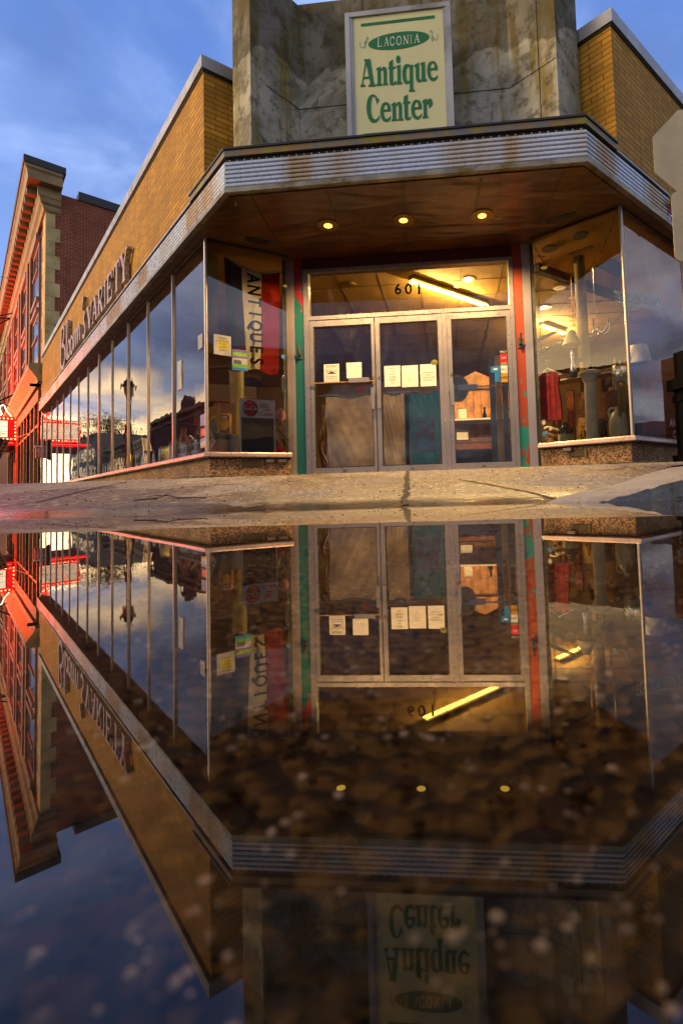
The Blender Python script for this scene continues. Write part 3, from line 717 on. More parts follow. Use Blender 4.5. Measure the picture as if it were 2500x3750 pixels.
MB().fbox(FD, .05, .90, .03, .045, 1.508, 1.522).build('push_bar', M_['tan'], D1); MB().fbox(FD, .56, .83, .024, .07, 1.496, 1.556).build('latch_box', M_['alu'], D1)
MB().fbox(FD, 1.93, 2.66, -.11, -.09, 1.395, 1.41).fbox(FD, 1.99, 2.24, -.12, -.08, 1.36, 1.43).build('push_bar', M_['alu'], D3)
MB().fbox(FD, .10, .40, -.11, -.09, 1.365, 1.38).build('push_bar', M_['alu'], D1); MB().fbox(FD, 1.05, 1.35, -.11, -.09, 1.365, 1.385).build('push_bar', M_['alu'], D2)
# 601
M_['num'] = pm('black_numerals', '#060505', .9, spec=.0)
for ch, a, z in (('6', 1.235, 2.735), ('0', 1.375, 2.728), ('1', 1.515, 2.722)): txt(ch, FD, a, z, -.022, .20, M_['num'], shop, name='house_number', bold=.003)
# interior shell
A_ = np.array([[dL[0], -dR[0]], [dL[1], -dR[1]]]); tt = np.linalg.solve(A_, np.array(WR) - np.array(WL)); K = np.array(WL) + np.array(dL) * tt[0]
Q = np.array(FL.p(LEN_L, -.06)[:2]) + np.array(FR.p(LEN_R)[:2]) - K
room = [q[:2] for q in (FL.p(LEN_L, -.09), inner(FL, FLr, -.09), FLr.p(.98, -.09), FD.p(-.20, -.15), FD.p(2.92, -.15), FRr.p(1.05, -.09), inner(FR, FRr, -.09), FR.p(LEN_R, -.09), tuple(Q))]
M_['ceil'] = pm('acoustic_ceiling', '#9a7226', .9, var=.15, vs=3, bs=.5, bsc=90)
ceil = MB().prism(room, zS + .012, zS + .06).build('interior_ceiling', M_['ceil'], shop)
MB().prism(room, .20, .325).build('interior_floor', pm('worn_carpet', '#3a2e22', .95, var=.3, vs=4), shop)
M_['iwall'] = pm('interior_panelling', '#7a5a34', .7, var=.25, vs=3)
BWL = Fr(FL.p(LEN_L, -.06), tuple(Q)); BWR = Fr(FR.p(LEN_R, -.06), tuple(Q))
MB().fbox(BWL, 0, BWL.L, -.1, 0, .3, zS).fbox(BWR, 0, BWR.L, -.1, .0, .3, zS).build('interior_wall', M_['iwall'], shop)
bk = FD.p(-4.5, -7.2); MB().fbox(FD, -5.5, 8.5, -7.6, -7.5, .32, 3.2).build('interior_wall', M_['iwall'], shop)
mb = MB()
for i in range(16):
    a = -4 + i * .61; d_ = -.25 if -.2 < a < 2.9 else -.25 - max(-.2 - a, a - 2.9) * .9
    mb.fbox(FD, a - .004, a + .004, -7.4, min(-.25, d_), zS + .008, zS + .013)
for i in range(12): d_ = .4 + i * .61; mb.fbox(FD, max(-4, -.2 - d_ * .9), min(6, 2.9 + d_ * .9), -d_ - .004, -d_ + .004, zS + .007, zS + .0125)
mb.build('ceiling_grid', pm('ceiling_seams', '#5c461e', .8), ceil)
# dark beams below the ceiling seen through the right window
for a, b in ((z7(250, 650), z7(900, 880)),):
    A, B = onz(*a, 3.14), onz(*b, 3.14); L, Rr = stroke([(A[0], A[1]), (B[0], B[1])], .10); MB().prism(L + Rr[::-1], 3.12, 3.235).build('ceiling_beam', M_['darkwood'], shop)
def ceilbox(px, nm, z=3.225, mat=None, th=.012):
    q = [onz(*z7(*p), z) for p in px]; return MB().prism([(p[0], p[1]) for p in q], z, z + th).build(nm, mat or M_['blacktrim'], ceil)
ceilbox([(745, 620), (870, 555), (975, 615), (930, 720)], 'open_hatch'); ceilbox([(510, 518), (700, 452), (722, 462), (535, 530)], 'vent', mat=pm('vent_grille', '#6a5428', .6))
for c in ((610, 370), (360, 478)):
    q = onz(*z7(*c), 3.225); mb = MB(); mb.lathe([(.085, 0), (.10, 0), (.10, .012), (.085, .012)], (q[0], q[1], 3.225), 20); mb.build('ceiling_speaker', pm('grey_speaker', '#4e4228', .7), ceil)
# display platforms
plat = MB().prism([q[:2] for q in (FL.p(8, -.06), inner(FL, FLr, -.07), FLr.p(.97, -.07), FLr.p(1.05, -1.0), FL.p(1.6, -1.3), FL.p(8, -1.3))], .33, .592).build('display_platform', pm('platform_carpet', '#3c3020', .95), shop)
MB().prism([q[:2] for q in (FR.p(6, -.06), inner(FR, FRr, -.07), FRr.p(1.06, -.07), FRr.p(1.15, -1.2), FR.p(1.8, -1.5), FR.p(6, -1.5))], .33, .592).build('display_platform', pm('platform_boards', '#5a4222', .8), shop)
# yellow-green round columns inside
M_['colpaint'] = pm('mustard_column_paint', '#8a7630', .45, var=.15)
q = FRr.p(.80, -.95); mb = MB(); mb.lathe([(.075, .60), (.075, 3.23)], (q[0], q[1], 0), 20); mb.build('interior_column', M_['colpaint'], shop, smooth=True)
q = FLr.p(.52, -1.0); mb = MB(); mb.lathe([(.10, .60), (.10, 3.23)], (q[0], q[1], 0), 20); mb.build('interior_column', M_['colpaint'], shop, smooth=True)
MB().fbox(FLr, .0, .20, -.5, -.42, 2.2, 3.22).build('bulkhead', M_['colpaint'], shop)
# ventilation grilles and boxes on the low walls
def grille(F, a0, a1, z0, z1, d, parent):
    mb = MB(); mb.fbox(F, a0, a1, d, d + .006, z0, z1); g_ = mb.build('vent_grille', M_['blacktrim'], parent)
    mb = MB(); nx = 12; nz = 5; b = .018
    for i in range(nx + 1): x = a0 + b + (a1 - a0 - 2 * b) * i / nx; mb.fbox(F, x - .0025, x + .0025, d + .006, d + .012, z0, z1)
    for i in range(nz + 1): z = z0 + b + (z1 - z0 - 2 * b) * i / nz; mb.fbox(F, a0, a1, d + .006, d + .0115, z - .0025, z + .0025)
    mb.fbox(F, a0 - .01, a0 + b, d + .003, d + .014, z0 - .01, z1 + .01); mb.fbox(F, a1 - b, a1 + .01, d + .003, d + .014, z0 - .01, z1 + .01)
    mb.build('grille_bars', pm('grille_metal', '#7a6436', .6, var=.3), g_)
grille(FLr, .39, .66, .415, .505, -.045, shop); grille(FRr, .54, .76, .40, .49, -.045, shop)
for F, a in ((FLr, .69), (FLr, .85), (FRr, .70)):
    MB().fbox(F, a, a + .10, -.045, .01, .478, .515).build('junction_box', M_['alu'], shop)
mb = MB(); mb.tube(smooth_line([FLr.p(.86, .0, .49), FLr.p(.87, .012, .44), FLr.p(.92, .014, .42), FLr.p(.95, .0, .46), FLr.p(.955, -.02, .50)]), .003, 5); mb.build('loose_wire', M_['iron'], shop)

# ------------------------------------------------------------------ sign cabinet on the pylon
FS = Fr((-1.5, 5.33 + 1.5 * .0865), (1.5, 5.33 - 1.5 * .0865))
s6 = lambda x, y: (1200 + x * .3189, y * .3189)
tl, tr, = FS.on(*s6(195, 168)), FS.on(*s6(1400, 28))
a0, a1, zt = tl[0], tr[0], (tl[1] + tr[1]) / 2
S = T('shop_sign', 'tall cream sign cabinet with green lettering mounted on the concrete pylon above the canopy', 'sign', FS.p((a0 + a1) / 2, 0, 3.75))
FSsl = (tr[1] - tl[1]) / (a1 - a0)
print('sign', a0, a1, tl, tr, 'zT', zT)
bw = .055
cab = MB().fbox(FS, a0, a1, -.20, -.012, 3.74, zt).build('cabinet', M_['coping'], S)
MB().fbox(FS, a0, a0 + bw, -.011, .02, 3.74, zt).fbox(FS, a1 - bw, a1, -.011, .02, 3.74, zt).fbox(FS, a0 + bw, a1 - bw, -.011, .019, zt - bw, zt).fbox(FS, a0 + bw, a1 - bw, -.011, .019, 3.74, 3.79).build('frame', M_['coping'], S)
MB().fbox(FS, a0 + bw, a0 + bw + .03, -.011, .008, 3.79, zt - bw).build('inner_rib', M_['coping'], S); MB().fbox(FS, a1 - bw - .03, a1 - bw, -.011, .008, 3.79, zt - bw).build('inner_rib', M_['coping'], S)
face = MB().fbox(FS, a0 + bw + .031, a1 - bw - .031, -.011, -.002, 3.791, zt - bw - .001).build('sign_face', pm('cream_acrylic', '#d2d09a', .35, var=.04, vs=2, blotch=('#d6c468', .7, .55, .9)), S)
# identity matrix in FS plane coordinates (reading x, z)
def fs_m(d): m = frame_matrix(FS, 0, 0, d); return m
def tr6(P): o = []; [o.append(FS.on(*s6(x, y))) for x, y in P]; return o
glyphs = [
 [(415,682),(486,678),(530,965),(547,968),(548,993),(468,997),(468,972),(485,968),(478,905),(410,908),(402,965),(425,974),(426,997),(375,1000),(376,975),(388,970),(428,705),(416,700)], [(440,740),(469,880),(413,883)],
 [(555,787),(604,764),(606,800),(630,770),(655,766),(672,790),(676,840),(676,955),(690,958),(690,976),(630,981),(630,963),(640,958),(638,830),(634,810),(622,803),(607,820),(608,960),(622,963),(622,983),(556,988),(556,966),(570,962),(568,803),(555,803)],
 [(700,715),(745,682),(745,765),(772,762),(772,787),(746,790),(748,930),(752,950),(765,945),(775,925),(785,935),(775,965),(752,980),(725,978),(710,960),(707,920),(706,793),(692,795),(692,772),(700,766)],
 [(806 + 25 * math.cos(t * .5236), 682 + 46 * math.sin(t * .5236)) for t in range(12)],
 [(783,757),(832,742),(836,940),(850,945),(850,967),(785,970),(785,950),(798,945),(796,775),(783,776)],
 [(975,737),(978,1025),(997,1032),(997,1052),(930,1055),(930,1035),(940,1030),(938,948),(915,965),(885,962),(865,930),(855,870),(855,810),(870,755),(900,735),(935,738),(950,750)], [(918,765),(900,790),(895,850),(901,910),(919,935),(937,922),(936,790),(929,768)],
 [(990,747),(1045,717),(1048,895),(1058,918),(1075,905),(1073,748),(1060,744),(1062,723),(1112,709),(1118,905),(1133,910),(1133,932),(1080,940),(1078,928),(1060,945),(1035,945),(1015,925),(1008,890),(1006,775),(990,770)],
 [(1258,805),(1175,808),(1178,850),(1190,885),(1215,895),(1240,885),(1255,862),(1260,880),(1250,905),(1225,928),(1195,930),(1165,910),(1145,870),(1137,815),(1142,760),(1158,720),(1190,702),(1225,705),(1247,735),(1258,770)], [(1176,784),(1222,780),(1220,745),(1208,725),(1190,730),(1178,755)],
 [(587,1148),(563,1195),(553,1160),(540,1120),(525,1105),(508,1115),(498,1150),(493,1210),(495,1290),(508,1345),(530,1370),(552,1372),(575,1350),(587,1320),(592,1345),(580,1380),(555,1405),(525,1412),(495,1402),(468,1365),(448,1300),(443,1230),(450,1160),(470,1110),(500,1085),(530,1085),(552,1100),(566,1130),(580,1128)],
 [(722,1278),(640,1283),(643,1320),(655,1355),(680,1368),(705,1350),(718,1328),(722,1345),(712,1375),(690,1398),(660,1400),(630,1385),(608,1345),(600,1290),(606,1235),(625,1190),(655,1172),(690,1178),(712,1205),(722,1245)], [(640,1260),(685,1256),(682,1220),(672,1200),(655,1203),(643,1228)],
 [(727,1195),(775,1170),(777,1205),(800,1174),(825,1168),(845,1190),(850,1240),(850,1360),(866,1363),(866,1382),(804,1386),(804,1366),(814,1362),(812,1235),(806,1210),(794,1208),(780,1222),(782,1360),(796,1366),(796,1388),(730,1392),(730,1372),(742,1368),(740,1212),(727,1212)],
 [(870,1110),(915,1085),(915,1165),(943,1162),(943,1187),(917,1190),(920,1335),(926,1355),(940,1348),(948,1330),(957,1345),(945,1370),(920,1382),(895,1378),(880,1355),(878,1320),(876,1195),(863,1197),(863,1172),(870,1168)],
 [(1076,1252),(993,1258),(997,1300),(1010,1328),(1033,1340),(1058,1325),(1072,1300),(1077,1318),(1065,1345),(1045,1370),(1015,1373),(985,1358),(962,1318),(953,1262),(960,1205),(980,1160),(1010,1145),(1045,1150),(1067,1180),(1076,1220)], [(993,1235),(1038,1230),(1036,1195),(1026,1172),(1010,1175),(997,1200)],
 [(1082,1158),(1132,1130),(1133,1165),(1150,1140),(1175,1130),(1195,1150),(1200,1195),(1190,1215),(1160,1245),(1156,1200),(1140,1196),(1134,1215),(1137,1330),(1150,1336),(1150,1356),(1085,1360),(1085,1342),(1097,1337),(1095,1180),(1082,1178)]]
shape([tr6(g) for g in glyphs], fs_m(.0006), M_['green'], S)
shape([tr6([(378, 275), (1222, 176), (1224, 208), (380, 306)])], fs_m(.0006), M_['green'], S, 'green_bar')
shape([tr6([(410, 1537), (1260, 1466), (1261, 1497), (411, 1570)])], fs_m(.0006), M_['green'], S, 'green_bar')
ell = [(812 + 350 * math.cos(t) * .998 + 0 * math.sin(t), 466 + 97 * math.sin(t) - 46 * math.cos(t)) for t in [k * math.pi / 24 for k in range(48)]]
shape([tr6(ell)], fs_m(.0004), M_['green'], S, 'oval')
def seriftext(word, xs, parent, mat, F, conv, d):
    pass
SER = {  # unit box 1 x 1, y up: list of strokes (points,width)
 'L': [([(.2, 0), (.2, 1)], .15), ([(.05, .97), (.38, .97)], .06), ([(.05, .03), (.85, .03)], .07), ([(.85, .0), (.88, .28)], .06)],
 'A': [([(.5, 1), (.14, 0)], .07), ([(.48, 1), (.84, 0)], .16), ([(.25, .33), (.7, .33)], .06), ([(0, .03), (.3, .03)], .06), ([(.66, .03), (1, .03)], .06)],
 'C': [([(.86, .72), (.74, .93), (.5, 1), (.24, .85), (.14, .5), (.24, .15), (.5, 0), (.76, .07), (.9, .27)], .13), ([(.88, .66), (.88, 1)], .06)],
 'O': [([(.5, 1), (.24, .88), (.12, .5), (.24, .12), (.5, 0), (.76, .12), (.88, .5), (.76, .88), (.5, 1)], .13)],
 'N': [([(.18, 0), (.18, 1)], .07), ([(.16, 1), (.82, 0)], .15), ([(.84, 0), (.84, 1)], .07), ([(0, .03), (.34, .03)], .06), ([(.68, .97), (1, .97)], .06), ([(.0, .97), (.25, .97)], .06)],
 'I': [([(.5, 0), (.5, 1)], .17), ([(.26, .97), (.74, .97)], .06), ([(.26, .03), (.74, .03)], .06)],
 'V': [([(.16, 1), (.52, 0)], .16), ([(.86, 1), (.5, 0)], .07), ([(0, .97), (.34, .97)], .06), ([(.7, .97), (1, .97)], .06)],
 'R': [([(.2, 0), (.2, 1)], .16), ([(.05, .97), (.55, .97), (.78, .9), (.82, .74), (.76, .58), (.55, .5), (.2, .5)], .08), ([(.48, .5), (.84, 0)], .16), ([(.02, .03), (.4, .03)], .06), ([(.7, .03), (1, .03)], .06)],
 'E': [([(.2, 0), (.2, 1)], .16), ([(.04, .97), (.84, .97)], .07), ([(.2, .5), (.64, .5)], .06), ([(.04, .03), (.9, .03)], .07), ([(.82, .99), (.85, .72)], .06), ([(.64, .64), (.64, .36)], .06), ([(.88, .01), (.92, .30)], .06)],
 'T': [([(.5, 0), (.5, 1)], .17), ([(.06, .97), (.94, .97)], .07), ([(.07, .99), (.04, .7)], .06), ([(.93, .99), (.96, .7)], .06), ([(.3, .03), (.7, .03)], .06)],
 'Y': [([(.14, 1), (.5, .45)], .16), ([(.88, 1), (.5, .45)], .07), ([(.5, .5), (.5, 0)], .17), ([(0, .97), (.34, .97)], .06), ([(.7, .97), (1, .97)], .06), ([(.3, .03), (.7, .03)], .06)]}
def serif_mesh(ch, fn, F, d0, d1, mb, k=1.0):
    for pts, wd in SER[ch]:
        p2 = smooth_line(pts, 3) if len(pts) > 4 else pts
        L, Rr = stroke(p2, wd * k)
        for i in range(len(p2) - 1):
            q = [fn(*L[i]), fn(*L[i + 1]), fn(*Rr[i + 1]), fn(*Rr[i])]
            dd = d0 + .0004 * len(mb.f) * .02
            mb.fprism(F, q, dd, d1 + .00006 * (len(mb.f) % 40))
    return mb
base_pts = [(568, 541, 53), (642, 532, 62), (708, 527, 60), (783, 520, 66), (862, 512, 68), (938, 504, 34), (988, 496, 68)]
mb = MB()
for ch, (x, y, wd) in zip('LACONIA', base_pts):
    hgt = 98
    serif_mesh(ch, lambda u, v, x=x, y=y, wd=wd: FS.on(*s6(x + u * wd, y - v * hgt - u * wd * .115)), FS, .0008, .002, mb, .95)
mb.build('lettering', M_['cream_w'], S)
for pts in ([(370, 480), (372, 535), (400, 548), (425, 520), (440, 455), (452, 425), (458, 450), (440, 500), (420, 470), (432, 560)], [(1165, 370), (1180, 348), (1195, 370), (1190, 440), (1200, 480), (1205, 420), (1230, 460), (1250, 450), (1262, 390)]):
    L, Rr = stroke(tr6(smooth_line(pts, 3)), .004); mbs = MB(); 
    for i in range(len(L) - 1): mbs.fprism(FS, [L[i], L[i + 1], Rr[i + 1], Rr[i]], .0006, .0012 + .00003 * (i % 9))
    mbs.build('flourish', M_['green'], S)

# ------------------------------------------------------------------ channel letters on the left brick wall
CL = T('channel_letter_sign', "faded pink and white channel letters reading Bloom's VARIETY fixed to the left brick parapet", 'sign lettering', FL.p(7, .05, 3.85))
M_['letface'] = pm('faded_pink_letter_face', '#b27c88', .5, var=.25, vs=9, c2='#cdbcc2', blotch=('#a03040', 12, .55, .68))
M_['letside'] = pm('rusty_letter_side', '#b5a88c', .4, metal=.4, var=.3, vs=9, blotch=('#6b4a2a', 9, .5, .65))
def chan(polys, nm, par):
    """polys in (s,z); shallow metal cans, side and face"""
    o = MB()
    for L in polys: o.fprism(FL, L, .02, .10)
    o_ = o.build(nm, M_['letside'], par)
    m2 = MB()
    for i, L in enumerate(polys): m2.fprism(FL, L, .1005, .103 + .0003 * (i % 7))
    m2.build('letter_face', M_['letface'], o_)
zb0, zh = 3.885, .54
lets = [('V', 7.02, .60), ('A', 6.42, .56), ('R', 5.80, .50), ('I', 5.25, .26), ('E', 4.95, .48), ('T', 4.38, .48), ('Y', 3.86, .52)]
for ch, s0, wd in lets:
    pol = []
    for pts, wk in SER[ch]:
        p2 = smooth_line(pts, 3) if len(pts) > 4 else pts
        L, Rr = stroke(p2, wk * 1.25)
        for i in range(len(p2) - 1): pol.append([(s0 - u * wd, zb0 + v_ * zh) for u, v_ in (L[i], L[i + 1], Rr[i + 1], Rr[i])])
    chan(pol, 'letter', CL)
SCR = {'B': ([(11.0, 3.80), (10.96, 4.3), (10.88, 4.85), (10.7, 4.98), (10.45, 4.88), (10.45, 4.62), (10.75, 4.45), (10.45, 4.40), (10.2, 4.15), (10.35, 3.88), (10.7, 3.80), (10.95, 3.95)], .10),
       'l': ([(10.05, 3.95), (9.9, 4.4), (9.8, 4.85), (9.95, 4.9), (9.98, 4.5), (9.9, 3.95), (9.75, 3.88)], .08),
       'o': ([(9.6, 4.3), (9.75, 4.1), (9.65, 3.9), (9.45, 3.9), (9.35, 4.1), (9.45, 4.28), (9.6, 4.3)], .09),
       'p': ([(9.2, 4.3), (9.3, 4.1), (9.2, 3.9), (9.0, 3.9), (8.9, 4.1), (9.0, 4.28), (9.2, 4.3)], .09),
       'm': ([(8.75, 3.88), (8.7, 4.28), (8.55, 4.3), (8.5, 3.9), (8.45, 4.26), (8.3, 4.3), (8.22, 3.9), (8.17, 4.26), (8.0, 4.28), (7.92, 3.92)], .085),
       's': ([(7.3, 4.42), (7.42, 4.28), (7.3, 4.1), (7.22, 3.95), (7.4, 3.86), (7.55, 3.94)], .09),
       "'": ([(7.50, 4.86), (7.66, 4.58)], .085)}
for k_, (pts, wd) in SCR.items():
    p2 = smooth_line(pts, 4) if len(pts) > 3 else pts
    L, Rr = stroke(p2, wd); chan([[L[i], L[i + 1], Rr[i + 1], Rr[i]] for i in range(len(p2) - 1)], 'script_letter', CL)

# ------------------------------------------------------------------ lamps
M_['bulb'] = em('lamp_glow', (1.0, .36, .02), 1.0)
M_['bulb_core'] = em('lamp_core', (1.0, .60, .08), 1.8)
M_['can_rim'] = pm('lamp_rim', '#8a6a30', .4, metal=.5)
def canlight(pos, label, group, out=True, power=14):
    L = T('ceiling_light', label, 'ceiling light', pos, group)
    mb = MB(); R = .112 if out else .085; mb.lathe([(R, -.006), (R + .016, -.006), (R + .016, .004), (R, .004)], pos, 24); mb.build('rim', M_['can_rim'], L)
    mb = MB(); mb.lathe([(R - .0015, -.0045), (R - .0015, .001)], pos, 24); mb.build('lens', M_['bulb'], L)
    if out:
        mb = MB(); mb.lathe([(.02, -.016), (.05, -.010), (.05, -.005)], pos, 14); mb.build('bulb', M_['bulb_core'], L, smooth=True)
    if power:
        l = bpy.data.lights.new('lamp', 'SPOT'); l.energy = power; l.color = (1, .62, .25); l.spot_size = R_(150); l.spot_blend = .6; l.shadow_soft_size = 0.0
        o = bpy.data.objects.new('lamp_light', l); col.objects.link(o); o.parent = L; o.location = (0, 0, -.04)
    return L
for q, n_ in (((1201, 825), 'left'), ((1476.5, 805.5), 'middle'), ((1763.8, 788.7), 'right')):
    p = onz(*q, zS - .002); canlight((float(p[0]), float(p[1]), zS - .002), f'lit round lamp in the canopy soffit above the doors, {n_} one of three', 'lamps in the canopy soffit', True, {'left': 165, 'middle': 110, 'right': 200}[n_])
for i, (px, n_) in enumerate(((z6(325, 267), 'inside above the left door'), (z6(1130, 229), 'inside above the right door'), (z7(590, 605), 'nearest the glass in the right window'), (z7(442, 797), 'second back in the right window'), (z7(327, 957), 'third back in the right window'),
        (z5(515, 607), 'over the striped banner in the left window'), (z5(683, 806), 'second back in the left window'), (z5(819, 980), 'third back in the left window'))):
    p = onz(*px, zS - .004); canlight((float(p[0]), float(p[1]), zS + .006), f'lit round amber ceiling lamp, {n_}', 'amber lamps in the shop ceiling', False, 30 if i < 2 else 95)
M_['tube'] = em('fluorescent_tube', (1.0, .66, .13), 6)
def fluor(A, B, label, z=3.15, both=True, pw=40):
    A, B = np.array(A[:2]), np.array(B[:2]); c = (A + B) / 2
    L = T('strip_light', label, 'strip light', (float(c[0]), float(c[1]), z), 'fluorescent strip lights')
    v_ = (B - A) / np.hypot(*(B - A)); nrm = np.array([-v_[1], v_[0]])
    segs = ((A, (A + B) / 2 - v_ * .02), ((A + B) / 2 + v_ * .02, B)) if both else ((A, B),)
    Ls, Rs = stroke([tuple(A), tuple(B)], .10)
    MB().prism(Ls + Rs[::-1], z + .03, zS + .008).build('housing', M_['colpaint'], L)
    for a_, b_ in segs:
        mb = MB()
        for k in (-.028, .028): mb.tube([(*(a_ + nrm * k), z), (*(b_ + nrm * k), z)], .017, 10)
        mb.build('tube', M_['tube'], L, smooth=True)
    for k in (-.4, 0, .4):
        l = bpy.data.lights.new('lamp', 'POINT'); l.shadow_soft_size = 0.0; l.energy = pw / 3; l.color = (1, .66, .24)
        o = bpy.data.objects.new('strip_light_glow', l); col.objects.link(o); o.parent = L; o.location = (v_[0] * k, v_[1] * k, -.05)
    return L
fluor(onz(*z6(745, 240), 3.15), onz(*z6(1255, 408), 3.15), 'long twin-tube strip light glowing above the doors behind the 601', both=True, pw=110)
A, B = onz(*z7(300, 1108), 3.15), onz(*z7(485, 1172), 3.15)
fluor(A, B, 'short strip light glowing behind the hanging crates in the right window', both=False, pw=110)

# ------------------------------------------------------------------ the brick block with the theatre further down the street
FB = Fr(FL.p(16.45, -.10), FL.p(17.45, -.10)); SD = Fr(FL.p(16.45, -.10), FL.p(16.45, -1.1))
H_ = 12.2
blk = T('brick_block', 'tall dark red brick building with limestone quoins and a bracketed cornice beyond the shop', 'building', FB.p(0, 0, .29))
body = MB(); body.prism([q[:2] for q in (FB.p(0, -.02), FB.p(46, -.02), FB.p(46, -14), FB.p(0, -14))], .2, H_ - .3); body.build('wall', M_['redbrick'], blk)
MB().prism([q[:2] for q in (FB.p(-.06, -1.0), FB.p(46, -1.0), FB.p(46, -14.1), FB.p(-.06, -14.1))], H_ - .32, H_ + .02).build('roof_edge', M_['blackcap'], blk)
M_['ochrebrick'] = brickmat('painted_front', (.34, .17, .10), (.30, .14, .08), (.2, .12, .08), bw=.21, bh=.075, ms=.006)
q_ = MB()
for k in range(21):
    z0 = .3 + k * .535; big = k % 2 == 0; w1, w2 = (.42, 1.0) if big else (.26, .80)
    q_.prism([p[:2] for p in (FB.p(-.035, -w1), FB.p(-.035, .035), FB.p(w2, .035), FB.p(w2, -.03), FB.p(.0, -.03), FB.p(0, -w1))], z0 + .006, z0 + .529)
q_.build('quoin', M_['limestone'], blk)
# cornice with return
def cor(prof, mat, nm, d=None):
    mb = MB(); sweep(mb, [FB.p(46), FB.p(0), SD.p(.42)], [FB.n, SD.n], prof); return mb.build(nm, mat, blk)
M_['cornice'] = pm('orange_lit_cornice_paint', '#b98a4e', .55, var=.2, vs=3)
co = cor([(-.05, H_ - .35), (.62, H_ - .35), (.66, H_ - .05), (.72, H_ + .02), (.72, H_ + .12), (-.05, H_ + .12)], M_['trimwhite'], 'cornice')
cc_ = MB(); sweep(cc_, [FB.p(46), FB.p(0), SD.p(.50)], [FB.n, SD.n], rect(-.1, .76, H_ + .125, H_ + .38)); cc_.build('gutter', M_['blackcap'], co)
cor([(-.04, H_ - 1.15), (.10, H_ - 1.15), (.14, H_ - 1.05), (.14, H_ - .98), (.22, H_ - .9), (.26, H_ - .75), (.30, H_ - .70), (.30, H_ - .352), (-.04, H_ - .352)], M_['trimwhite'], 'frieze')
for i in range(60): MB().fbox(FB, .12 + i * .72, .42 + i * .72, .31, .60, H_ - .58, H_ - .353).build('cornice_bracket', M_['trimwhite'], co)
# upper windows with deep brick piers
M_['pier'] = pm('ochre_painted_pier', '#8f5a26', .6, var=.25, vs=3)
M_['sash'] = pm('white_sash', '#8f857c', .5, var=.1)
def onFB(px, d=0.): return FB.on(px[0], px[1], d)
z8 = lambda x, y: (x * .2551, 900 + y * .2551)
for i in range(9):
    s0 = 1.9 + i * 4.5
    W = MB().fbox(FB, s0, s0 + 2.1, -.02, .05, 5.6, 10.7).build('window', M_['sash'], blk)
    for a_, b_ in ((.16, .97), (1.13, 1.94)):
        for za_, zb__ in ((8.6, 10.5), (5.9, 7.6)): MB().fbox(FB, s0 + a_, s0 + b_, .04, .058, za_, zb__).build('window_glass', M_['glassfar'], W)
    for a_, b_, dd_, za_, zb__ in ((-.02, 2.12, .16, 10.7, 10.95), (0, 2.1, .14, 8.2, 8.35), (0, 2.1, .14, 7.75, 7.9), (.16, 1.94, .10, 9.5, 9.58), (.16, 1.94, .10, 6.7, 6.78)):
        MB().fbox(FB, s0 + a_, s0 + b_, .04, dd_, za_, zb__).build('window_rail', M_['sash'], W)
    MB().fbox(FB, s0 + 2.35, s0 + 2.75, -.02, .14, 5.45, 11.03).build('pier', M_['pier'], blk); MB().fbox(FB, s0 + 3.6, s0 + 4.2, -.02, .14, 5.45, 11.03).build('pier', M_['pier'], blk)
cs = MB(); sweep(cs, [FB.p(46), FB.p(.62), ], [FB.n], [(-.03, 4.55), (.16, 4.55), (.2, 4.75), (.34, 4.95), (.45, 5.1), (.45, 5.3), (-.03, 5.36)]); cs.build('shopfront_cornice', M_['trimwhite'], blk)
cs = MB(); sweep(cs, [FB.p(46), FB.p(1.0)], [FB.n], rect(-.02, .12, 3.95, 4.4)); cs.build('fascia_board', M_['pier'], blk)
for i in range(12):
    s0 = 1.05 + i * 1.5
    MB().fbox(FB, s0, s0 + .14, -.01, .10, .3, 3.94).build('shopfront_post', M_['tan'] if i % 3 else M_['darkwood'], blk)
    pane(FB, s0 + .14, s0 + 1.5, .75, 3.0, M_['glassL'], blk, d=.03, nm='shopfront_pane'); pane(FB, s0 + .14, s0 + 1.5, 3.1, 3.92, M_['glassL'], blk, d=.03, nm='transom_pane')
    MB().fbox(FB, s0 + .14, s0 + 1.5, -.01, .08, .3, .74).fbox(FB, s0 + .14, s0 + 1.5, -.01, .08, 3.01, 3.09).build('shopfront_rail', M_['tan'], blk)
# downpipe / pilaster foot between the shops
# theatre canopy sign with red bulbs
TM = Fr(FL.p(28.1, 0), FL.p(28.1, 1)); 
M_['neon'] = em('red_neon', (1.0, .03, .015), 4); M_['redbulb'] = em('red_bulb', (1.0, .22, .10), 9)
M_['lightbox'] = em('lit_letter_panel', (1.0, .80, .52), .8)
M_['redpaint'] = pm('red_sign_paint', '#a01208', .35)
tm = T('theatre_sign', 'theatre canopy sign outlined in red bulbs with a lit letter panel down the street', 'theatre sign', FL.p(28.2, 1.6, 3.4))
TMf = Fr(FL.p(28.1, -.1), FL.p(28.1, 3.1)); TMf.n = np.array(TMf.n)
MB().prism([q[:2] for q in (FL.p(28.12, -.1), FL.p(28.12, 3.1), FL.p(32.0, 3.1), FL.p(32.0, -.1))], 3.38, 4.68).build('box', M_['redpaint'], tm)
MB().fbox(TMf, .45, 2.95, .0, .02, 3.58, 4.46).build('letter_panel', M_['lightbox'], tm)
mb = MB()
for z in (3.87, 4.16): mb.fbox(TMf, .45, 2.95, .021, .03, z - .008, z + .008)
mb.build('panel_rail', M_['greyink'], tm)
for s_, z in (('SEE YOU  HI !', 4.31), ('COMING', 4.015), ('COLONIALLACONIA.COM', 3.725)):
    txt(s_, TMf, 1.70, z, .024, .27 if len(s_) < 14 else .24, M_['ink'], tm, xs=.8 if len(s_) > 14 else 1.0)
bulbs = []
for k in range(19): bulbs += [(.12 + k * .165, 4.585), (.12 + k * .165, 3.475)]
for k in range(1, 6): bulbs += [(.12, 3.475 + k * .185), (.12 + 18 * .165, 3.475 + k * .185)]
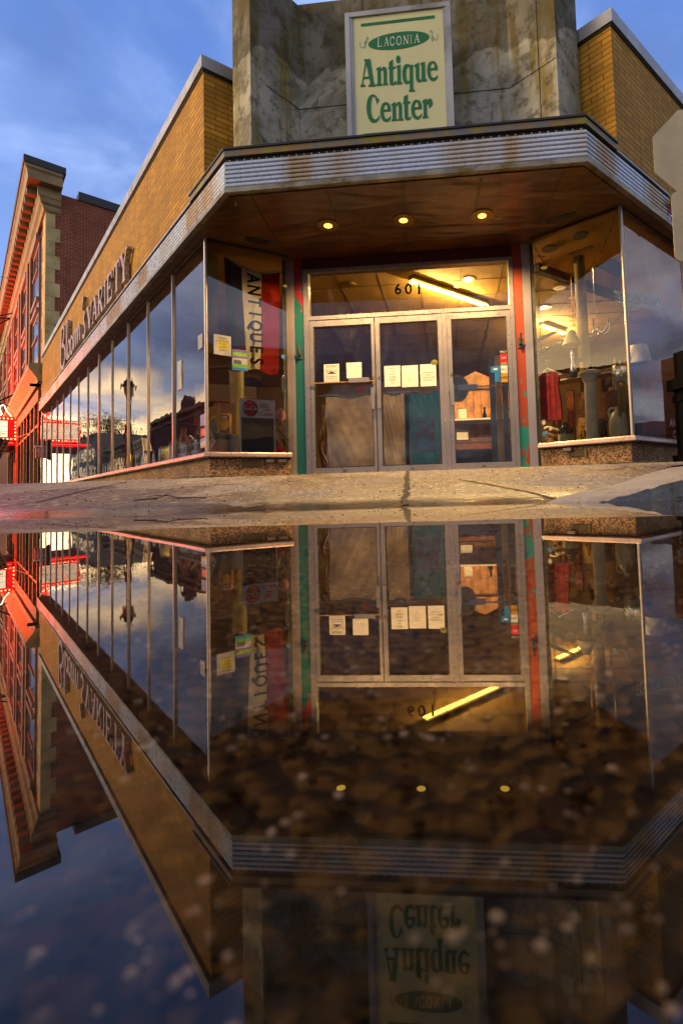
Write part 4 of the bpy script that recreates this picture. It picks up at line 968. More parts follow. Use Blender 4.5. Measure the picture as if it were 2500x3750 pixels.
for b in bulbs:
    mb = MB(); c = TMf.p(b[0], .045, b[1]); mb.lathe([(.018, -.03), (.034, 0), (.018, .03)], c, 8); mb.build('bulb', M_['redbulb'], tm, smooth=True)
# bulbs on the street side, seen from the other side
mb = MB(); mb.fbox(FL, 28.2, 32, 3.1, 3.12, 3.43, 3.52); mb.fbox(FL, 28.2, 32, 3.1, 3.12, 4.55, 4.63); mb.build('neon_line', M_['neon'], tm)
mb = MB(); scr = smooth_line([(.3, 4.72), (.5, 5.0), (.62, 5.3), (.8, 5.15), (.7, 4.8), (.9, 4.72), (1.05, 4.9), (1.2, 4.75), (1.35, 4.92), (1.5, 4.74), (1.62, 4.92), (1.8, 4.75), (1.95, 4.9), (2.1, 4.76), (2.3, 5.05), (2.35, 4.76), (2.6, 4.85), (2.9, 4.78)], 3)
mb.tube([TMf.p(a, .05, z) for a, z in scr], .022, 6); mb.build('neon_script', em('cream_neon', (1, .75, .4), 4), tm)
TR = T('theatre_canopy', 'projecting red neon-edged canopy roof under the theatre sign', 'canopy', FL.p(30, 1.5, 3.1))
MB().prism([q[:2] for q in (FL.p(28.3, -.1), FL.p(28.3, 3.4), FL.p(33.5, 3.4), FL.p(33.5, -.1))], 3.16, 3.37).build('deck', M_['redpaint'], TR)
mb = MB(); mb.tube([FL.p(28.28, .1, 3.3), FL.p(28.28, 3.42, 3.3), FL.p(33, 3.42, 3.3)], .025, 6); mb.build('neon_line', M_['neon'], TR)
for (s_, d_, z_, e_) in ((30.5, 2.4, 6.2, 600), (26.9, 2.4, 4.2, 1100), (29, 3.9, 4.0, 500)):
    l = bpy.data.lights.new('neon_light', 'POINT'); l.energy = e_; l.color = (1, .04, .004); l.shadow_soft_size = 0.0
    o = bpy.data.objects.new('neon_light', l); col.objects.link(o); o.parent = tm; o.location = Vector(FL.p(s_, d_, z_)) - tm.location
mb = MB(); mb.fbox(FL, 28.6, 31.5, 1.2, 1.6, 4.70, 5.35); mb.build('sign_fin', M_['neon'], tm)
# maroon pennant banner
BN = Fr(FL.p(23.0, 0), FL.p(23.0, 1)); bp_ = [BN.on(x * .287, 1400 + y * .287) for x, y in ((-60, 700), (130, 738), (20, 965), (-60, 1010))]
bn = T('pennant', 'maroon pennant with yellow lattice stripes hanging below the theatre sign', 'banner', BN.p(bp_[1][0], 0, bp_[1][1]))
MB().fprism(BN, bp_, 0, .02).build('cloth', pm('maroon_cloth', '#3a1418', .8, var=.2), bn)
mb = MB()
def bseg(a, b, wd=.03):
    L, Rr = stroke([BN.on(a[0] * .287, 1400 + a[1] * .287), BN.on(b[0] * .287, 1400 + b[1] * .287)], wd); mb.fprism(BN, L + Rr[::-1], .021, .024 + .0003 * (len(mb.f) % 13))
for a, b in (((70, 735), (0, 870)), ((130, 740), (15, 960)), ((60, 760), (120, 770)), ((40, 820), (95, 800)), ((20, 860), (80, 850)), ((10, 905), (50, 890))): bseg(a, b)
mb.build('stripe', M_['yellow'], bn)
mb = MB(); mb.tube([BN.p(bp_[1][0], .01, bp_[1][1]), FL.p(19, .02, 2.9)], .018, 6); mb.build('pole', M_['tan'], bn)
# fire call box and camera on the building edge
FX = Fr(FL.p(16.62, 0), FL.p(16.62, 1)); fa, fb_ = FX.on(460 * .287, 1400 + 825 * .287), FX.on(530 * .287, 1400 + 965 * .287)
fx = T('fire_alarm_box', 'small red and white box reading FIRE fixed to the building edge beyond the shop windows', 'alarm box', FX.p((fa[0] + fb_[0]) / 2, 0, fb_[1]))
e0, e1 = sorted((fa[0], fb_[0])); MB().fbox(FX, e0, e1, -.2, 0, fb_[1], fa[1]).build('housing', M_['red'], fx)
MB().fbox(FX, e0 - .02, e1 + .02, -.22, .02, fa[1], fa[1] + .05).build('hood', M_['white'], fx)
MB().fbox(FX, e0 + (e1 - e0) * .35, e1 - .02, .0, .012, fb_[1] + .03, fa[1] - .03).build('plate', M_['white'], fx)
txt('F\nI\nR\nE', FX, e0 + (e1 - e0) * .65, (fa[1] + fb_[1]) / 2 , .014, .135, M_['red'], fx, line=.62, bold=.004)
FC = Fr(FL.p(16.5, 0), FL.p(16.5, 1)); ca = FC.on(470 * .287, 1400 + 35 * .287)
sc_ = T('security_camera', 'small black security camera on a bracket at the end of the golden brick wall', 'camera', FC.p(ca[0], 0, ca[1]))
mb = MB(); mb.tube([FC.p(ca[0] - .12, 0, ca[1]), FC.p(ca[0] + .20, .02, ca[1] - .02)], .06, 10); mb.build('body', M_['black'], sc_)
mb = MB(); mb.tube([FC.p(ca[0], 0, ca[1] + .03), FC.p(ca[0] - .1, -.1, ca[1] + .16), FC.p(0, -.2, ca[1] + .16)], .02, 6); mb.build('bracket', M_['black'], sc_)
# sign brackets with chains
br_ = T('sign_bracket', 'black iron sign bracket with chain fixed to the brick block, cut by the left edge', 'bracket', FB.p(9.5, 0, 7.2))
def pf(px, s_=25.): F_ = Fr(FL.p(s_, 0), FL.p(s_, 1)); a, z = F_.on(*px); return F_.p(a, 0, z)
mb = MB(); mb.tube([pf(z8(178, 968)), pf(z8(60, 995)), pf(z8(-200, 1040))], .03, 6); mb.tube([pf(z8(150, 1040)), pf(z8(-150, 1035))], .035, 6); mb.tube([pf(z8(150, 1045)), pf(z8(-40, 1140))], .03, 6); mb.build('arm', M_['iron'], br_)
ch_ = T('chain_stay', 'rusty chain stay running from the wall out over the theatre sign', 'chain', FB.p(9, .1, 5.5))
p0, p1 = Vector(pf((190 * .287, 1400 + 150 * .287), 26)), Vector(pf((-120 * .287, 1400 + 290 * .287), 26))
mb = MB(); nL = 26
for i in range(nL):
    c = p0.lerp(p1, i / nL); d_ = (p1 - p0).normalized() * .11; up_ = Vector((0, 0, .05)) if i % 2 else Vector((.04, .03, .02)); mb.tube([c, c + d_ * .5 + up_, c + d_, c + d_ * .5 - up_, c], .017, 5)
mb.build('links', M_['iron'], ch_)
mb = MB(); mb.tube([pf((0, 1400 + 262 * .287), 26), pf((125 * .287, 1400 + 308 * .287), 26)], .03, 6); mb.build('rod', M_['iron'], ch_)
wr = T('overhead_wires', 'thin overhead cables crossing in front of the brick block at left', 'cables', FL.p(20, .8, 8))
for (a, b) in ((((0, 1010), (46, 1018))), (((0, 1290), (34, 1300))), (((0, 1325), (34, 1330))), (((0, 1275), (20, 1262)))):
    mb = MB(); mb.tube([pf((a[0] - 30, a[1]), 24), pf(b, 24)], .010, 4); mb.build('cable', M_['iron'], wr)

# ------------------------------------------------------------------ across the two streets (seen in the windows)
def building(name, label, F, s0, s1, d0, dep, h, mat, cols, rows, zb=3.6, ws=(1.1, 1.8), gap=3.0, trim=None, lit=(), gable=False, face=None, shopfront=True):
    root = T(name, label, 'building', F.p((s0 + s1) / 2, d0 + dep / 2, 0.0), 'buildings across the street')
    trim = trim or M_['trimwhite']
    MB().prism([q[:2] for q in (F.p(s0, d0), F.p(s1, d0), F.p(s1, d0 + dep), F.p(s0, d0 + dep))], 0, h).build('wall', mat, root)
    MB().fbox(F, s0 - .15, s1 + .15, d0 - .25, d0 - .02, h - .45, h - .1).fbox(F, s0 - .1, s1 + .1, d0 - .12, d0 - .015, h - 1.1, h - .95).build('cornice', trim, root)
    if shopfront:
        MB().fbox(F, s0 + .3, s1 - .3, d0 - .10, d0 - .01, .5, 2.6).build('shopfront', M_['glassfar'], root)
        MB().fbox(F, s0, s1, d0 - .16, d0 - .01, 2.7, 3.3).build('fascia_board', trim, root)
    nW = cols; k = 0
    for r in range(rows):
        for c in range(nW):
            x = s0 + (s1 - s0) * (c + .5) / nW; z = zb + r * gap
            if z + ws[1] > h - .9: continue
            wn = MB().fbox(F, x - ws[0] / 2 - .1, x + ws[0] / 2 + .1, d0 - .08, d0 - .005, z - .1, z + ws[1] + .15).build('window', trim, root)
            MB().fbox(F, x - ws[0] / 2, x + ws[0] / 2, d0 - .10, d0 - .081, z, z + ws[1]).build('pane', M_['bulbwin'] if k in lit else M_['glassfar'], wn); k += 1
            MB().fbox(F, x - ws[0] / 2, x + ws[0] / 2, d0 - .12, d0 - .101, z + ws[1] / 2 - .03, z + ws[1] / 2 + .03).build('sash_bar', trim, wn)
    # the end wall nearest the corner
    for r in range(rows):
        for c in range(3):
            z = zb + r * gap; y = d0 + dep * (c + .5) / 3
            if z + ws[1] > h - .9: continue
            wn = MB().fbox(F, s0 - .08, s0 - .005, y - ws[0] / 2 - .1, y + ws[0] / 2 + .1, z - .1, z + ws[1] + .15).build('window', trim, root)
            MB().fbox(F, s0 - .10, s0 - .081, y - ws[0] / 2, y + ws[0] / 2, z, z + ws[1]).build('pane', M_['glassfar'], wn)
    if gable:
        for g in gable: MB().fprism(F, [(g - 1.4, h - .1), (g + 1.4, h - .1), (g + 1.4, h + .6), (g, h + 1.3), (g - 1.4, h + .6)], d0 - .1, d0 + .3).build('gable', mat, root)
    return root
M_['bulbwin'] = em('lit_window', (1, .62, .3), .9)
M_['creamw'] = pm('cream_render', '#9a917c', .7, var=.15)
building('brick_building', 'brown brick building with a small gable, reflected in the first panes of the long window', FL, 40, 56, 14, 10, 8.8, M_['darkbrick'], 5, 2, gable=(44,))
building('brick_building', 'plain dark brick building with white sash windows, seen beyond the lamp in the window panes', FL, 57, 80, 13.5, 12, 7.4, M_['darkbrick'], 8, 2, lit=(3, 4))
building('corner_building', 'cream painted three storey building at the far end, reflected beside the theatre sign', FL, 82, 106, 13, 10, 10.4, M_['creamw'], 9, 3, gap=2.6)
building('brick_building', 'low brown flat-roofed building, reflected in the right window return', FL, -9, 11, 14, 10, 5.4, M_['darkbrick'], 6, 1, shopfront=True)
building('brick_building', 'red brick building with a pale cornice, reflected in the left window return', FR, -8, 12, 14, 11, 7.0, M_['darkbrick'], 6, 1, zb=3.7)
hs = T('gabled_house', 'dark gabled house reflected low in the right hand window', 'house', FR.p(46, 22, 0))
MB().fbox(FR, 41, 53, 18, 26, 0, 3.6).build('wall', M_['darkbrick'], hs)
MB().fprism(FR, [(40.5, 3.5), (53.5, 3.5), (47, 6.4)], 17.8, 26.2).build('roof', M_['blackcap'], hs)
# trees
def leafy(name, label, base, h, cr, col_, n=900, trunk=.25, bare=False, seed=1):
    rnd = random.Random(seed); root = T(name, label, 'tree', base)
    B_ = Vector(base); mb = MB(); tips = []
    mb.tube([B_, B_ + Vector((.1, .05, h * .35)), B_ + Vector((-.05, .1, h * .7)), B_ + Vector((.05, 0, h * .95))], [trunk, trunk * .7, trunk * .4, trunk * .1], 8)
    for i in range(26 if bare else 16):
        z = h * rnd.uniform(.25, .85); a = rnd.uniform(0, 6.28); L = cr * rnd.uniform(.6, 1.05) * (1 - .5 * z / h)
        p0 = B_ + Vector((0, 0, z)); p1 = p0 + Vector((math.cos(a) * L * .5, math.sin(a) * L * .5, L * .35)); p2 = p0 + Vector((math.cos(a) * L, math.sin(a) * L, L * (.9 if bare else .55)))
        mb.tube([p0, p1, p2], [trunk * .28, trunk * .16, trunk * .04], 5); tips += [p1, p2]
        if bare:
            for _ in range(6):
                q0 = p0.lerp(p2, rnd.uniform(.3, 1)); mb.tube([q0, q0 + Vector((rnd.uniform(-1, 1), rnd.uniform(-1, 1), rnd.uniform(.2, 1.2))) * L * .35], [trunk * .08, trunk * .02], 4)
    mb.build('trunk', M_['darkwood'], root)
    if not bare:
        mb = MB()
        for i in range(n):
            t = rnd.choice(tips); r = cr * .30
            c = t + Vector((rnd.gauss(0, r), rnd.gauss(0, r), rnd.gauss(0, r * .7)))
            s_ = rnd.uniform(.10, .26) * (cr / 3 if n < 2500 else .9); a = rnd.uniform(0, 3.14); b = rnd.uniform(-1, 1)
            u_ = Vector((math.cos(a), math.sin(a), b)) * s_; v_ = Vector((-math.sin(a), math.cos(a), rnd.uniform(-1, 1))) * s_
            mb.add([c - u_, c - v_, c + u_, c + v_], [(0, 1, 2, 3)])
        mb.build('crown', col_, root, fix=False)
    return root
M_['leaf'] = pm('evergreen_leaf', '#5a6a22', .7, var=.4, vs=2, c2='#8a7420')
leafy('evergreen_tree', 'broad evergreen tree behind the dark brick building, reflected beside the street lamp', FL.p(147, 27, 0), 25, 7.5, M_['leaf'], 9000, .6, seed=3)
leafy('bare_tree', 'leafless tree beside the gabled house, reflected in the right hand window', FR.p(39, 20, 0), 6.5, 3.2, None, bare=True, seed=5)
# street lamp
lp = FL.p(21.8, 4.0, .29); sl_ = T('street_lamp', 'ornate street lamp on a dark post, reflected in the long row of window panes', 'street lamp', lp)
mb = MB(); mb.lathe([(.20, 0), (.20, .3), (.12, .5), (.07, .6), (.06, 4.5), (.10, 4.55), (.05, 4.62), (.05, 4.95)], lp, 12); mb.build('post', M_['iron'], sl_, smooth=True)
mb = MB(); mb.lathe([(.13, 4.97), (.27, 5.45)], lp, 6); mb.build('lantern_glass', pm('frosted_lantern', '#b39a80', .4), sl_)
mb = MB(); mb.lathe([(.30, 5.451), (.28, 5.55), (.12, 5.75), (.05, 5.8), (.03, 6.0), (.01, 6.05)], lp, 6); mb.build('lantern_cap', M_['iron'], sl_)

# ------------------------------------------------------------------ right edge: sign backs and post
M_['signback'] = pm('weathered_sign_back', '#c0b08c', .55, metal=.25, var=.12, vs=3, blotch=('#8a8468', 3, .6, .85))
ox, oz, Yq, Ro = 2.50, 2.835, 3.95, .405
ss = T('stop_sign', 'pale back of an octagonal road sign cut by the right edge', 'road sign', (ox, Yq, .2))
SG = Fr((ox - 1, Yq + .06), (ox + 1, Yq - .06))
MB().fprism(SG, [(1 + Ro * math.cos(R_(22.5 + 45 * k)), oz + Ro * math.sin(R_(22.5 + 45 * k))) for k in range(8)], -.004, .0).build('plate', M_['signback'], ss)
MB().fbox(SG, .97, 1.03, -.05, -.005, .05, 3.3).build('post', M_['zinc'], ss)
p2 = T('sign_plate', 'pale back of a small rounded sign plate below the octagonal one at the right edge', 'road sign', (ox, Yq, 2.2))
x0, x1, za, zb_ = .745, 1.255, 1.90, 2.50; rr_ = .06
rp = []
for cx_, cz_, a0_ in ((x1 - rr_, zb_ - rr_, 0), (x0 + rr_, zb_ - rr_, 90), (x0 + rr_, za + rr_, 180), (x1 - rr_, za + rr_, 270)):
    rp += [(cx_ + rr_ * math.cos(R_(a0_ + 15 * k)), cz_ + rr_ * math.sin(R_(a0_ + 15 * k))) for k in range(7)]
MB().fprism(SG, rp, .0, .004).build('plate', M_['signback'], p2)
MB().fprism(SG, [(.865, 2.12), (.93, 2.2), (.90, 2.08), (.96, 2.0), (.88, 1.98), (.86, 2.05)], .0045, .005).build('scuff', pm('scuff', '#8f8f94', .6), p2)
# black bin / pedestal at the right edge
bc = (3.19, 5.24, .262); pb = T('litter_bin', 'black square pedestal bin with raised bands standing by the right hand window', 'bin', bc)
ra = math.atan2(FR.x[1], FR.x[0]) * .35
def bbox(x, z0, z1): return MB().box((bc[0], bc[1], (z0 + z1) / 2), (x, x, z1 - z0), ra)
bbox(.47, .262, .36).build('foot', M_['black'], pb); bbox(.40, .361, .95).build('body', M_['black'], pb); bbox(.43, .951, 1.02).build('band', M_['black'], pb); bbox(.40, 1.021, 1.08).build('body', M_['black'], pb); bbox(.50, 1.081, 1.20).build('band', M_['black'], pb)
bbox(.38, 1.201, 1.50).build('top', M_['black'], pb)
mb = MB(); 
for k in (-1, 0, 1): mb.box((bc[0] - .215 * math.cos(ra), bc[1] - .215 * math.sin(ra) + k * .1, .65), (.012, .05, .5), ra)
mb.build('rib', M_['blacktrim'], pb)
# ribbon on the canopy
ra_, rb_ = FMR.on(*z7(1310, 90)), FMR.on(*z7(1335, 235))
rbn = T('ribbon_ornament', 'faded yellow and red ribbon ornament hanging on the right fascia', 'ornament', FMR.p(ra_[0], .03, ra_[1]))
mb = MB(); mb.tube(smooth_line([FMR.p(ra_[0] - .03, .04, ra_[1] - .06), FMR.p(ra_[0], .06, ra_[1] + .04), FMR.p(ra_[0] + .06, .05, ra_[1] + .02), FMR.p(ra_[0] + .04, .05, ra_[1] - .05), FMR.p(ra_[0] - .02, .05, ra_[1] - .04)]), .018, 6); mb.build('bow', pm('olive_ribbon', '#a0961c', .7, var=.4, vs=30), rbn)
mb = MB(); mb.fprism(FMR, [(ra_[0] + .02, ra_[1] - .05), (ra_[0] + .09, ra_[1] + .02), (ra_[0] + .10, ra_[1] - .10), (ra_[0] + .05, ra_[1] - .17), (ra_[0] + .02, ra_[1] - .16)], .035, .06); mb.build('tail', pm('red_ribbon', '#c01830', .6), rbn)
mb = MB(); mb.tube(smooth_line([FMR.p(ra_[0] + .04, .05, ra_[1] - .16), FMR.p(ra_[0] + .08, .05, ra_[1] - .18), FMR.p(ra_[0] + .03, .05, ra_[1] - .22), FMR.p(ra_[0] + .07, .05, ra_[1] - .25)]), .010, 6); mb.build('wire', M_['iron'], rbn)

# ================================================================== THINGS IN AND ON THE WINDOWS
def paper(F, a0, a1, z0, z1, d, label, lines=(), mat='white', cat='notice', group=None, tilt=0, name='paper_notice', ink='greyink', lw=.0, tape=False):
    c = F.p((a0 + a1) / 2, d, z0); o = T(name, label, cat, c, group); dz_ = tilt
    s0, s1 = (a0, a1) if F.sg > 0 else (a1, a0)
    MB().fprism(F, [(s0, z0), (s1, z0 + dz_), (s1, z1 + dz_), (s0, z1)], d, d + .0015).build('sheet', M_[mat], o)
    for (t, fz, sz_) in lines:
        txt(t, F, (a0 + a1) / 2, z0 + (z1 - z0) * fz, d + .0022, sz_ * (z1 - z0), M_[ink], o, ext=.0004, bold=lw)
    return o
NG = 'paper notices taped to the shop doors'
n1_ = paper(FD, .214, .420, 1.53, 1.775, -.016, 'white notice with a car drawing reading Free Ride in a Police Car', [('Free Ride', .86, .13), ('in a', .75, .08), ('Police Car', .63, .13), ('if you Shoplift', .33, .095), ('at this store', .22, .095)], group=NG, ink='ink')
mb = MB(); mb.fbox(FD, .245, .39, -.0138, -.0134, 1.550, 1.553).fbox(FD, .245, .39, -.0138, -.0134, 1.755, 1.758).fbox(FD, .245, .248, -.0138, -.0134, 1.554, 1.754).fbox(FD, .387, .39, -.0138, -.0134, 1.554, 1.754); mb.build('border', M_['ink'], n1_)
mb = MB(); mb.fprism(FD, [(.265, 1.645), (.37, 1.645), (.375, 1.655), (.345, 1.662), (.335, 1.672), (.30, 1.672), (.285, 1.661), (.262, 1.657)], -.0138, -.0133); mb.build('car_drawing', M_['ink'], n1_)
paper(FD, .519, .722, 1.575, 1.782, -.016, 'plain typed list taped above the latch of the left door', [('________\n_______ __\n_____ ____\n____ ______\n______ ___', .55, .10)], group=NG)
paper(FD, 1.022, 1.234, 1.435, 1.712, -.016, 'white notice reading PLEASE PULL DOOR CLOSED, leftmost on the middle door', [('PLEASE', .88, .075), ('PULL', .74, .075), ('DOOR', .60, .075), ('CLOSED', .46, .09), ('BEHIND', .32, .075), ('YOU', .17, .075)], group=NG, ink='ink')
paper(FD, 1.252, 1.468, 1.420, 1.705, -.016, 'typed notice in a plastic sleeve, central of three on the middle door', [('_____ __', .9, .07), ('______ ___\n_____\n____ ____\n_______\n_____ __\n____', .5, .075)], group=NG)
paper(FD, 1.496, 1.705, 1.418, 1.710, -.016, 'white notice reading PLEASE REMOVE HOODS WHILE IN STORE THANK YOU', [('PLEASE REMOVE', .62, .075), ('HOODS', .51, .075), ('WHILE IN STORE', .40, .075), ('THANK YOU', .28, .075)], group=NG, ink='ink')
M_['green_l'] = pm('lime_sticker', '#7c7a1c', .5); M_['blue'] = pm('sticker_blue', '#1f6fa8', .4); M_['orange'] = pm('orange_sticker', '#d8541a', .4); M_['purple'] = pm('purple_print', '#6a4a9a', .5); M_['pgreen'] = pm('print_green', '#5c9a2c', .5)
o = T('round_sticker', 'small yellow-green sticker reading NH at the top right of the middle door', 'sticker', FD.p(1.68, -.016, 1.70), 'stickers on the glass')
MB().fprism(FD, [(1.635, 1.725), (1.655, 1.755), (1.69, 1.77), (1.72, 1.755), (1.735, 1.725), (1.715, 1.70), (1.655, 1.70)], -.0135, -.012).build('disc', M_['green_l'], o); txt('NH', FD, 1.685, 1.722, -.0112, .05, M_['ink'], o, ext=.0004)
o = T('warning_sticker', 'small red triangular sticker with white lettering low on the left door', 'sticker', FD.p(.68, -.016, 1.40), 'stickers on the glass')
MB().fprism(FD, [(.62, 1.395), (.76, 1.395), (.72, 1.43), (.69, 1.455), (.66, 1.43)], -.0135, -.012).build('triangle', M_['red'], o)
# column of stickers on the right door
zz = 1.852
for mt_, hgt, lb_, t_ in (('ink', .055, 'black sticker with red lettering topping the sticker column', 'RALLY'), ('red', .105, 'red and black round emblem sticker in the sticker column', 'NH'), ('orange', .05, 'rainbow striped sticker in the middle of the sticker column', ''), ('white', .10, 'white and red sticker beneath the rainbow stripes', 'RALLY'), ('yellow', .12, 'yellow sticker at the foot of the sticker column', 'WEEK')):
    o = T('bumper_sticker', lb_, 'sticker', FD.p(2.585, -.016, zz - hgt), 'stickers on the glass')
    MB().fbox(FD, 2.543, 2.632, -.0150, -.0135, zz - hgt + .003, zz).build('sheet', M_[mt_], o)
    if lb_.startswith('rainbow'):
        for k, m2 in enumerate(('red', 'yellow', 'pgreen', 'blue')): MB().fbox(FD, 2.543, 2.632, -.0133, -.0128, zz - .012 * (k + 1), zz - .012 * k - .002).build('stripe', M_[m2], o)
    elif t_: txt(t_, FD, 2.588, zz - hgt / 2, -.0125, min(.04, hgt * .6), M_['white'] if mt_ in ('ink', 'red') else M_['ink'] if mt_ != 'ink' else M_['red'], o, ext=.0004)
    zz -= hgt
o = T('hours_sticker', 'blue two-part sticker beside the sticker column on the right door', 'sticker', FD.p(2.47, -.016, 1.44), 'stickers on the glass')
MB().fbox(FD, 2.416, 2.535, -.0150, -.0135, 1.56, 1.635).build('sheet', M_['blue'], o); MB().fbox(FD, 2.462, 2.53, -.0150, -.0135, 1.435, 1.558).build('sheet', M_['blue'], o); MB().fbox(FD, 2.45, 2.50, -.0133, -.0128, 1.59, 1.61).build('lettering', M_['white'], o)
# quilts behind the doors
def cloth(name, label, F, a0, a1, z0, z1, d, mat, cat, hem=None, wave=.014, n=26, m_=30, parent=None):
    o = T(name, label, cat, F.p((a0 + a1) / 2, d, z0)); mb = MB(); vs = []
    for j in range(m_ + 1):
        for i in range(n + 1):
            u, v_ = i / n, j / m_; a = a0 + (a1 - a0) * u + .010 * math.sin(v_ * 5 + a0 * 3) * (1 - v_) + (.05 * (1 - v_) ** 3 * (.5 - u) if a1 - a0 > .4 else 0)
            vs.append(F.p(a, d + wave * math.sin(u * 9 + v_ * 2) * (1.2 - v_) + .004 * math.sin(u * 31 + v_ * 23), z0 + (z1 - z0) * v_ - .02 * math.sin(u * math.pi) * v_ + .012 * math.sin(u * 9)))
    mb.add(vs, [(j * (n + 1) + i, j * (n + 1) + i + 1, (j + 1) * (n + 1) + i + 1, (j + 1) * (n + 1) + i) for j in range(m_) for i in range(n)])
    mb.build('cloth', mat, o, smooth=True, fix=False)
    if hem:
        mb = MB(); mb.tube([F.p(a0 + (a1 - a0) * i / 20, d + .012 + wave * math.sin(i / 20 * 9 + 2) * .2, z1 - .02 * math.sin(i / 20 * math.pi) + .012 * math.sin(i / 20 * 9)) for i in range(21)], .014, 6); mb.build('hem', hem, o, smooth=True)
    return o
def quiltm():
    mt, t, o = newmat('tan_quilt'); g = G(t); U = g.uv(); P = g.pos()
    wv = g.n('ShaderNodeTexWave', {'Vector': g.map(U, (1, 1, 1), (0, 0, .9)), 'Scale': 20., 'Distortion': 4.5, 'Detail': 2.}).outputs[1]
    cc = g.mix(g.ss(g.noise(P, 3, 5, .6), .35, .7), lin('#9c8468'), lin('#dcc4a2')); cc = g.mix(g.ss(wv, .2, .8, .5, 0), cc, lin('#5c4632'))
    b = g.n('ShaderNodeBsdfPrincipled', {'Base Color': cc, 'Roughness': .9}); t.links.new(g.bump(wv, .8, .02), b.inputs['Normal'])
    e = g.n('ShaderNodeBsdfTranslucent', {'Color': cc}); m1 = g.n('ShaderNodeMixShader', {0: .45, 1: b.outputs[0], 2: e.outputs[0]})
    t.links.new(m1.outputs[0], o.inputs[0]); return mt
def clothm(name, c, k=.4, var=.25):
    mt, t, o = newmat(name); g = G(t); P = g.pos(); cc = g.mix(g.ss(g.noise(P, 12, 4), .3, .7, 0, var), lin(c), tuple(x * .35 for x in lin(c)))
    b = g.n('ShaderNodeBsdfDiffuse', {'Color': cc}); e = g.n('ShaderNodeBsdfTranslucent', {'Color': cc}); m1 = g.n('ShaderNodeMixShader', {0: k, 1: b.outputs[0], 2: e.outputs[0]})
    t.links.new(m1.outputs[0], o.inputs[0]); return mt
M_['quilt'] = quiltm(); M_['hem'] = pm('speckled_green_hem', '#4a4a34', .9, var=.6, vs=80, c2='#a89a70'); M_['teal'] = clothm('teal_cloth', '#33708c', .35)
M_['tealdark'] = pm('dark_teal_edge', '#0c3634', .85); M_['florhem'] = pm('floral_hem', '#8a4a44', .9, var=.6, vs=50, c2='#c9b088')
cloth('hanging_quilt', 'wide tan quilt hanging behind the left door', FD, .205, .855, .37, 1.365, -.13, M_['quilt'], 'quilt', M_['hem'])
cloth('hanging_quilt', 'narrow tan quilt hanging behind the left side of the middle door', FD, .985, 1.265, .36, 1.37, -.13, M_['quilt'], 'quilt', M_['florhem'])
cloth('teal_coverlet', 'teal coverlet with a floral panel hanging behind the middle door', FD, 1.33, 1.745, .40, 1.37, -.14, M_['teal'], 'coverlet', M_['florhem'])
cloth('dark_teal_curtain', 'dark teal strip of cloth between the quilt and the coverlet', FD, 1.268, 1.328, .37, 1.36, -.16, M_['tealdark'], 'curtain')
def floralm():
    mt, t, o = newmat('faded_floral_print'); g = G(t); P = g.pos(); n = g.noise(P, 9, 3, .5, 1.5); n2 = g.noise(P, 14, 3, .5, 2.)
    cc = g.mix(g.ss(n, .55, .6), lin('#5b8a92'), lin('#9c4a4a')); cc = g.mix(g.ss(n2, .58, .63), cc, lin('#b0a860')); cc = g.mix(g.ss(g.noise(P, 4, 3), .4, .6, 0, .4), cc, lin('#9fc0c4'))
    b = g.n('ShaderNodeBsdfPrincipled', {'Base Color': cc, 'Roughness': .85}); t.links.new(b.outputs[0], o.inputs[0]); return mt
M_['floral'] = floralm()
fp = T('printed_panel', 'faded red and yellow flower print pinned on the teal coverlet', 'printed cloth', FD.p(1.5, -.11, .56)); MB().fbox(FD, 1.36, 1.66, -.118, -.112, .56, 1.03).build('cloth', M_['floral'], fp)
# gnarled driftwood left of the quilt
dw_ = T('driftwood', 'gnarled yellow-brown driftwood stump behind the glass at the left edge of the doors', 'driftwood', FD.p(.14, -.2, .35)); rn = random.Random(2)
for k in range(5):
    pts = [FD.p(.10 + .07 * rn.random() + .02 * math.sin(j + k), -.17 - .03 * k, .35 + j * .13) for j in range(8)]; mb = MB(); mb.tube(smooth_line(pts, 3), rn.uniform(.012, .026), 7); mb.build('stem', M_['brass'] if k % 2 else M_['wood'], dw_)
# what stands behind the right door
def furn(): pass
sh = T('wooden_hutch', 'lit pine hutch with shelves of frames and figurines behind the right door', 'hutch', FD.p(2.3, -2.6, .33))
MB().fbox(FD, 1.75, 3.0, -2.9, -2.85, .33, 1.95).build('back_panel', M_['tan'], sh); MB().fbox(FD, 1.75, 3.0, -2.84, -2.4, 1.28, 1.31).build('shelf', M_['white'], sh); MB().fbox(FD, 1.75, 3.0, -2.84, -2.4, .33, .86).build('base', M_['wood'], sh); MB().fbox(FD, 1.75, 3.0, -2.84, -2.4, .861, .89).build('shelf', M_['darkwood'], sh)
for k in range(9): MB().fbox(FD, 1.78 + k * .14, 1.785 + k * .14, -2.849, -2.84, 1.32, 1.94).build('board_line', M_['wood'], sh)
MB().fprism(FD, [(1.7, 1.93), (3.05, 1.93), (2.4, 2.25)], -2.9, -2.8).build('pediment', M_['tan'], sh)
def vase(name, label, pos, prof, mat, cat='vase', n=16, group=None, sc_=1):
    o = T(name, label, cat, pos, group); mb = MB(); mb.lathe([(r * sc_, z * sc_) for r, z in prof], pos, n); mb.build('body', mat, o, smooth=True); return o
vp = [(.03, 0), (.045, .03), (.04, .08), (.02, .13), (.015, .18), (.025, .22)]
vase('figurine', 'slim tan figurine on the hutch shelf behind the right door', FD.p(2.35, -2.6, 1.31), [(.04, 0), (.02, .04), (.03, .12), (.015, .2), (.025, .26), (.01, .3)], M_['tan'], 'figurine')
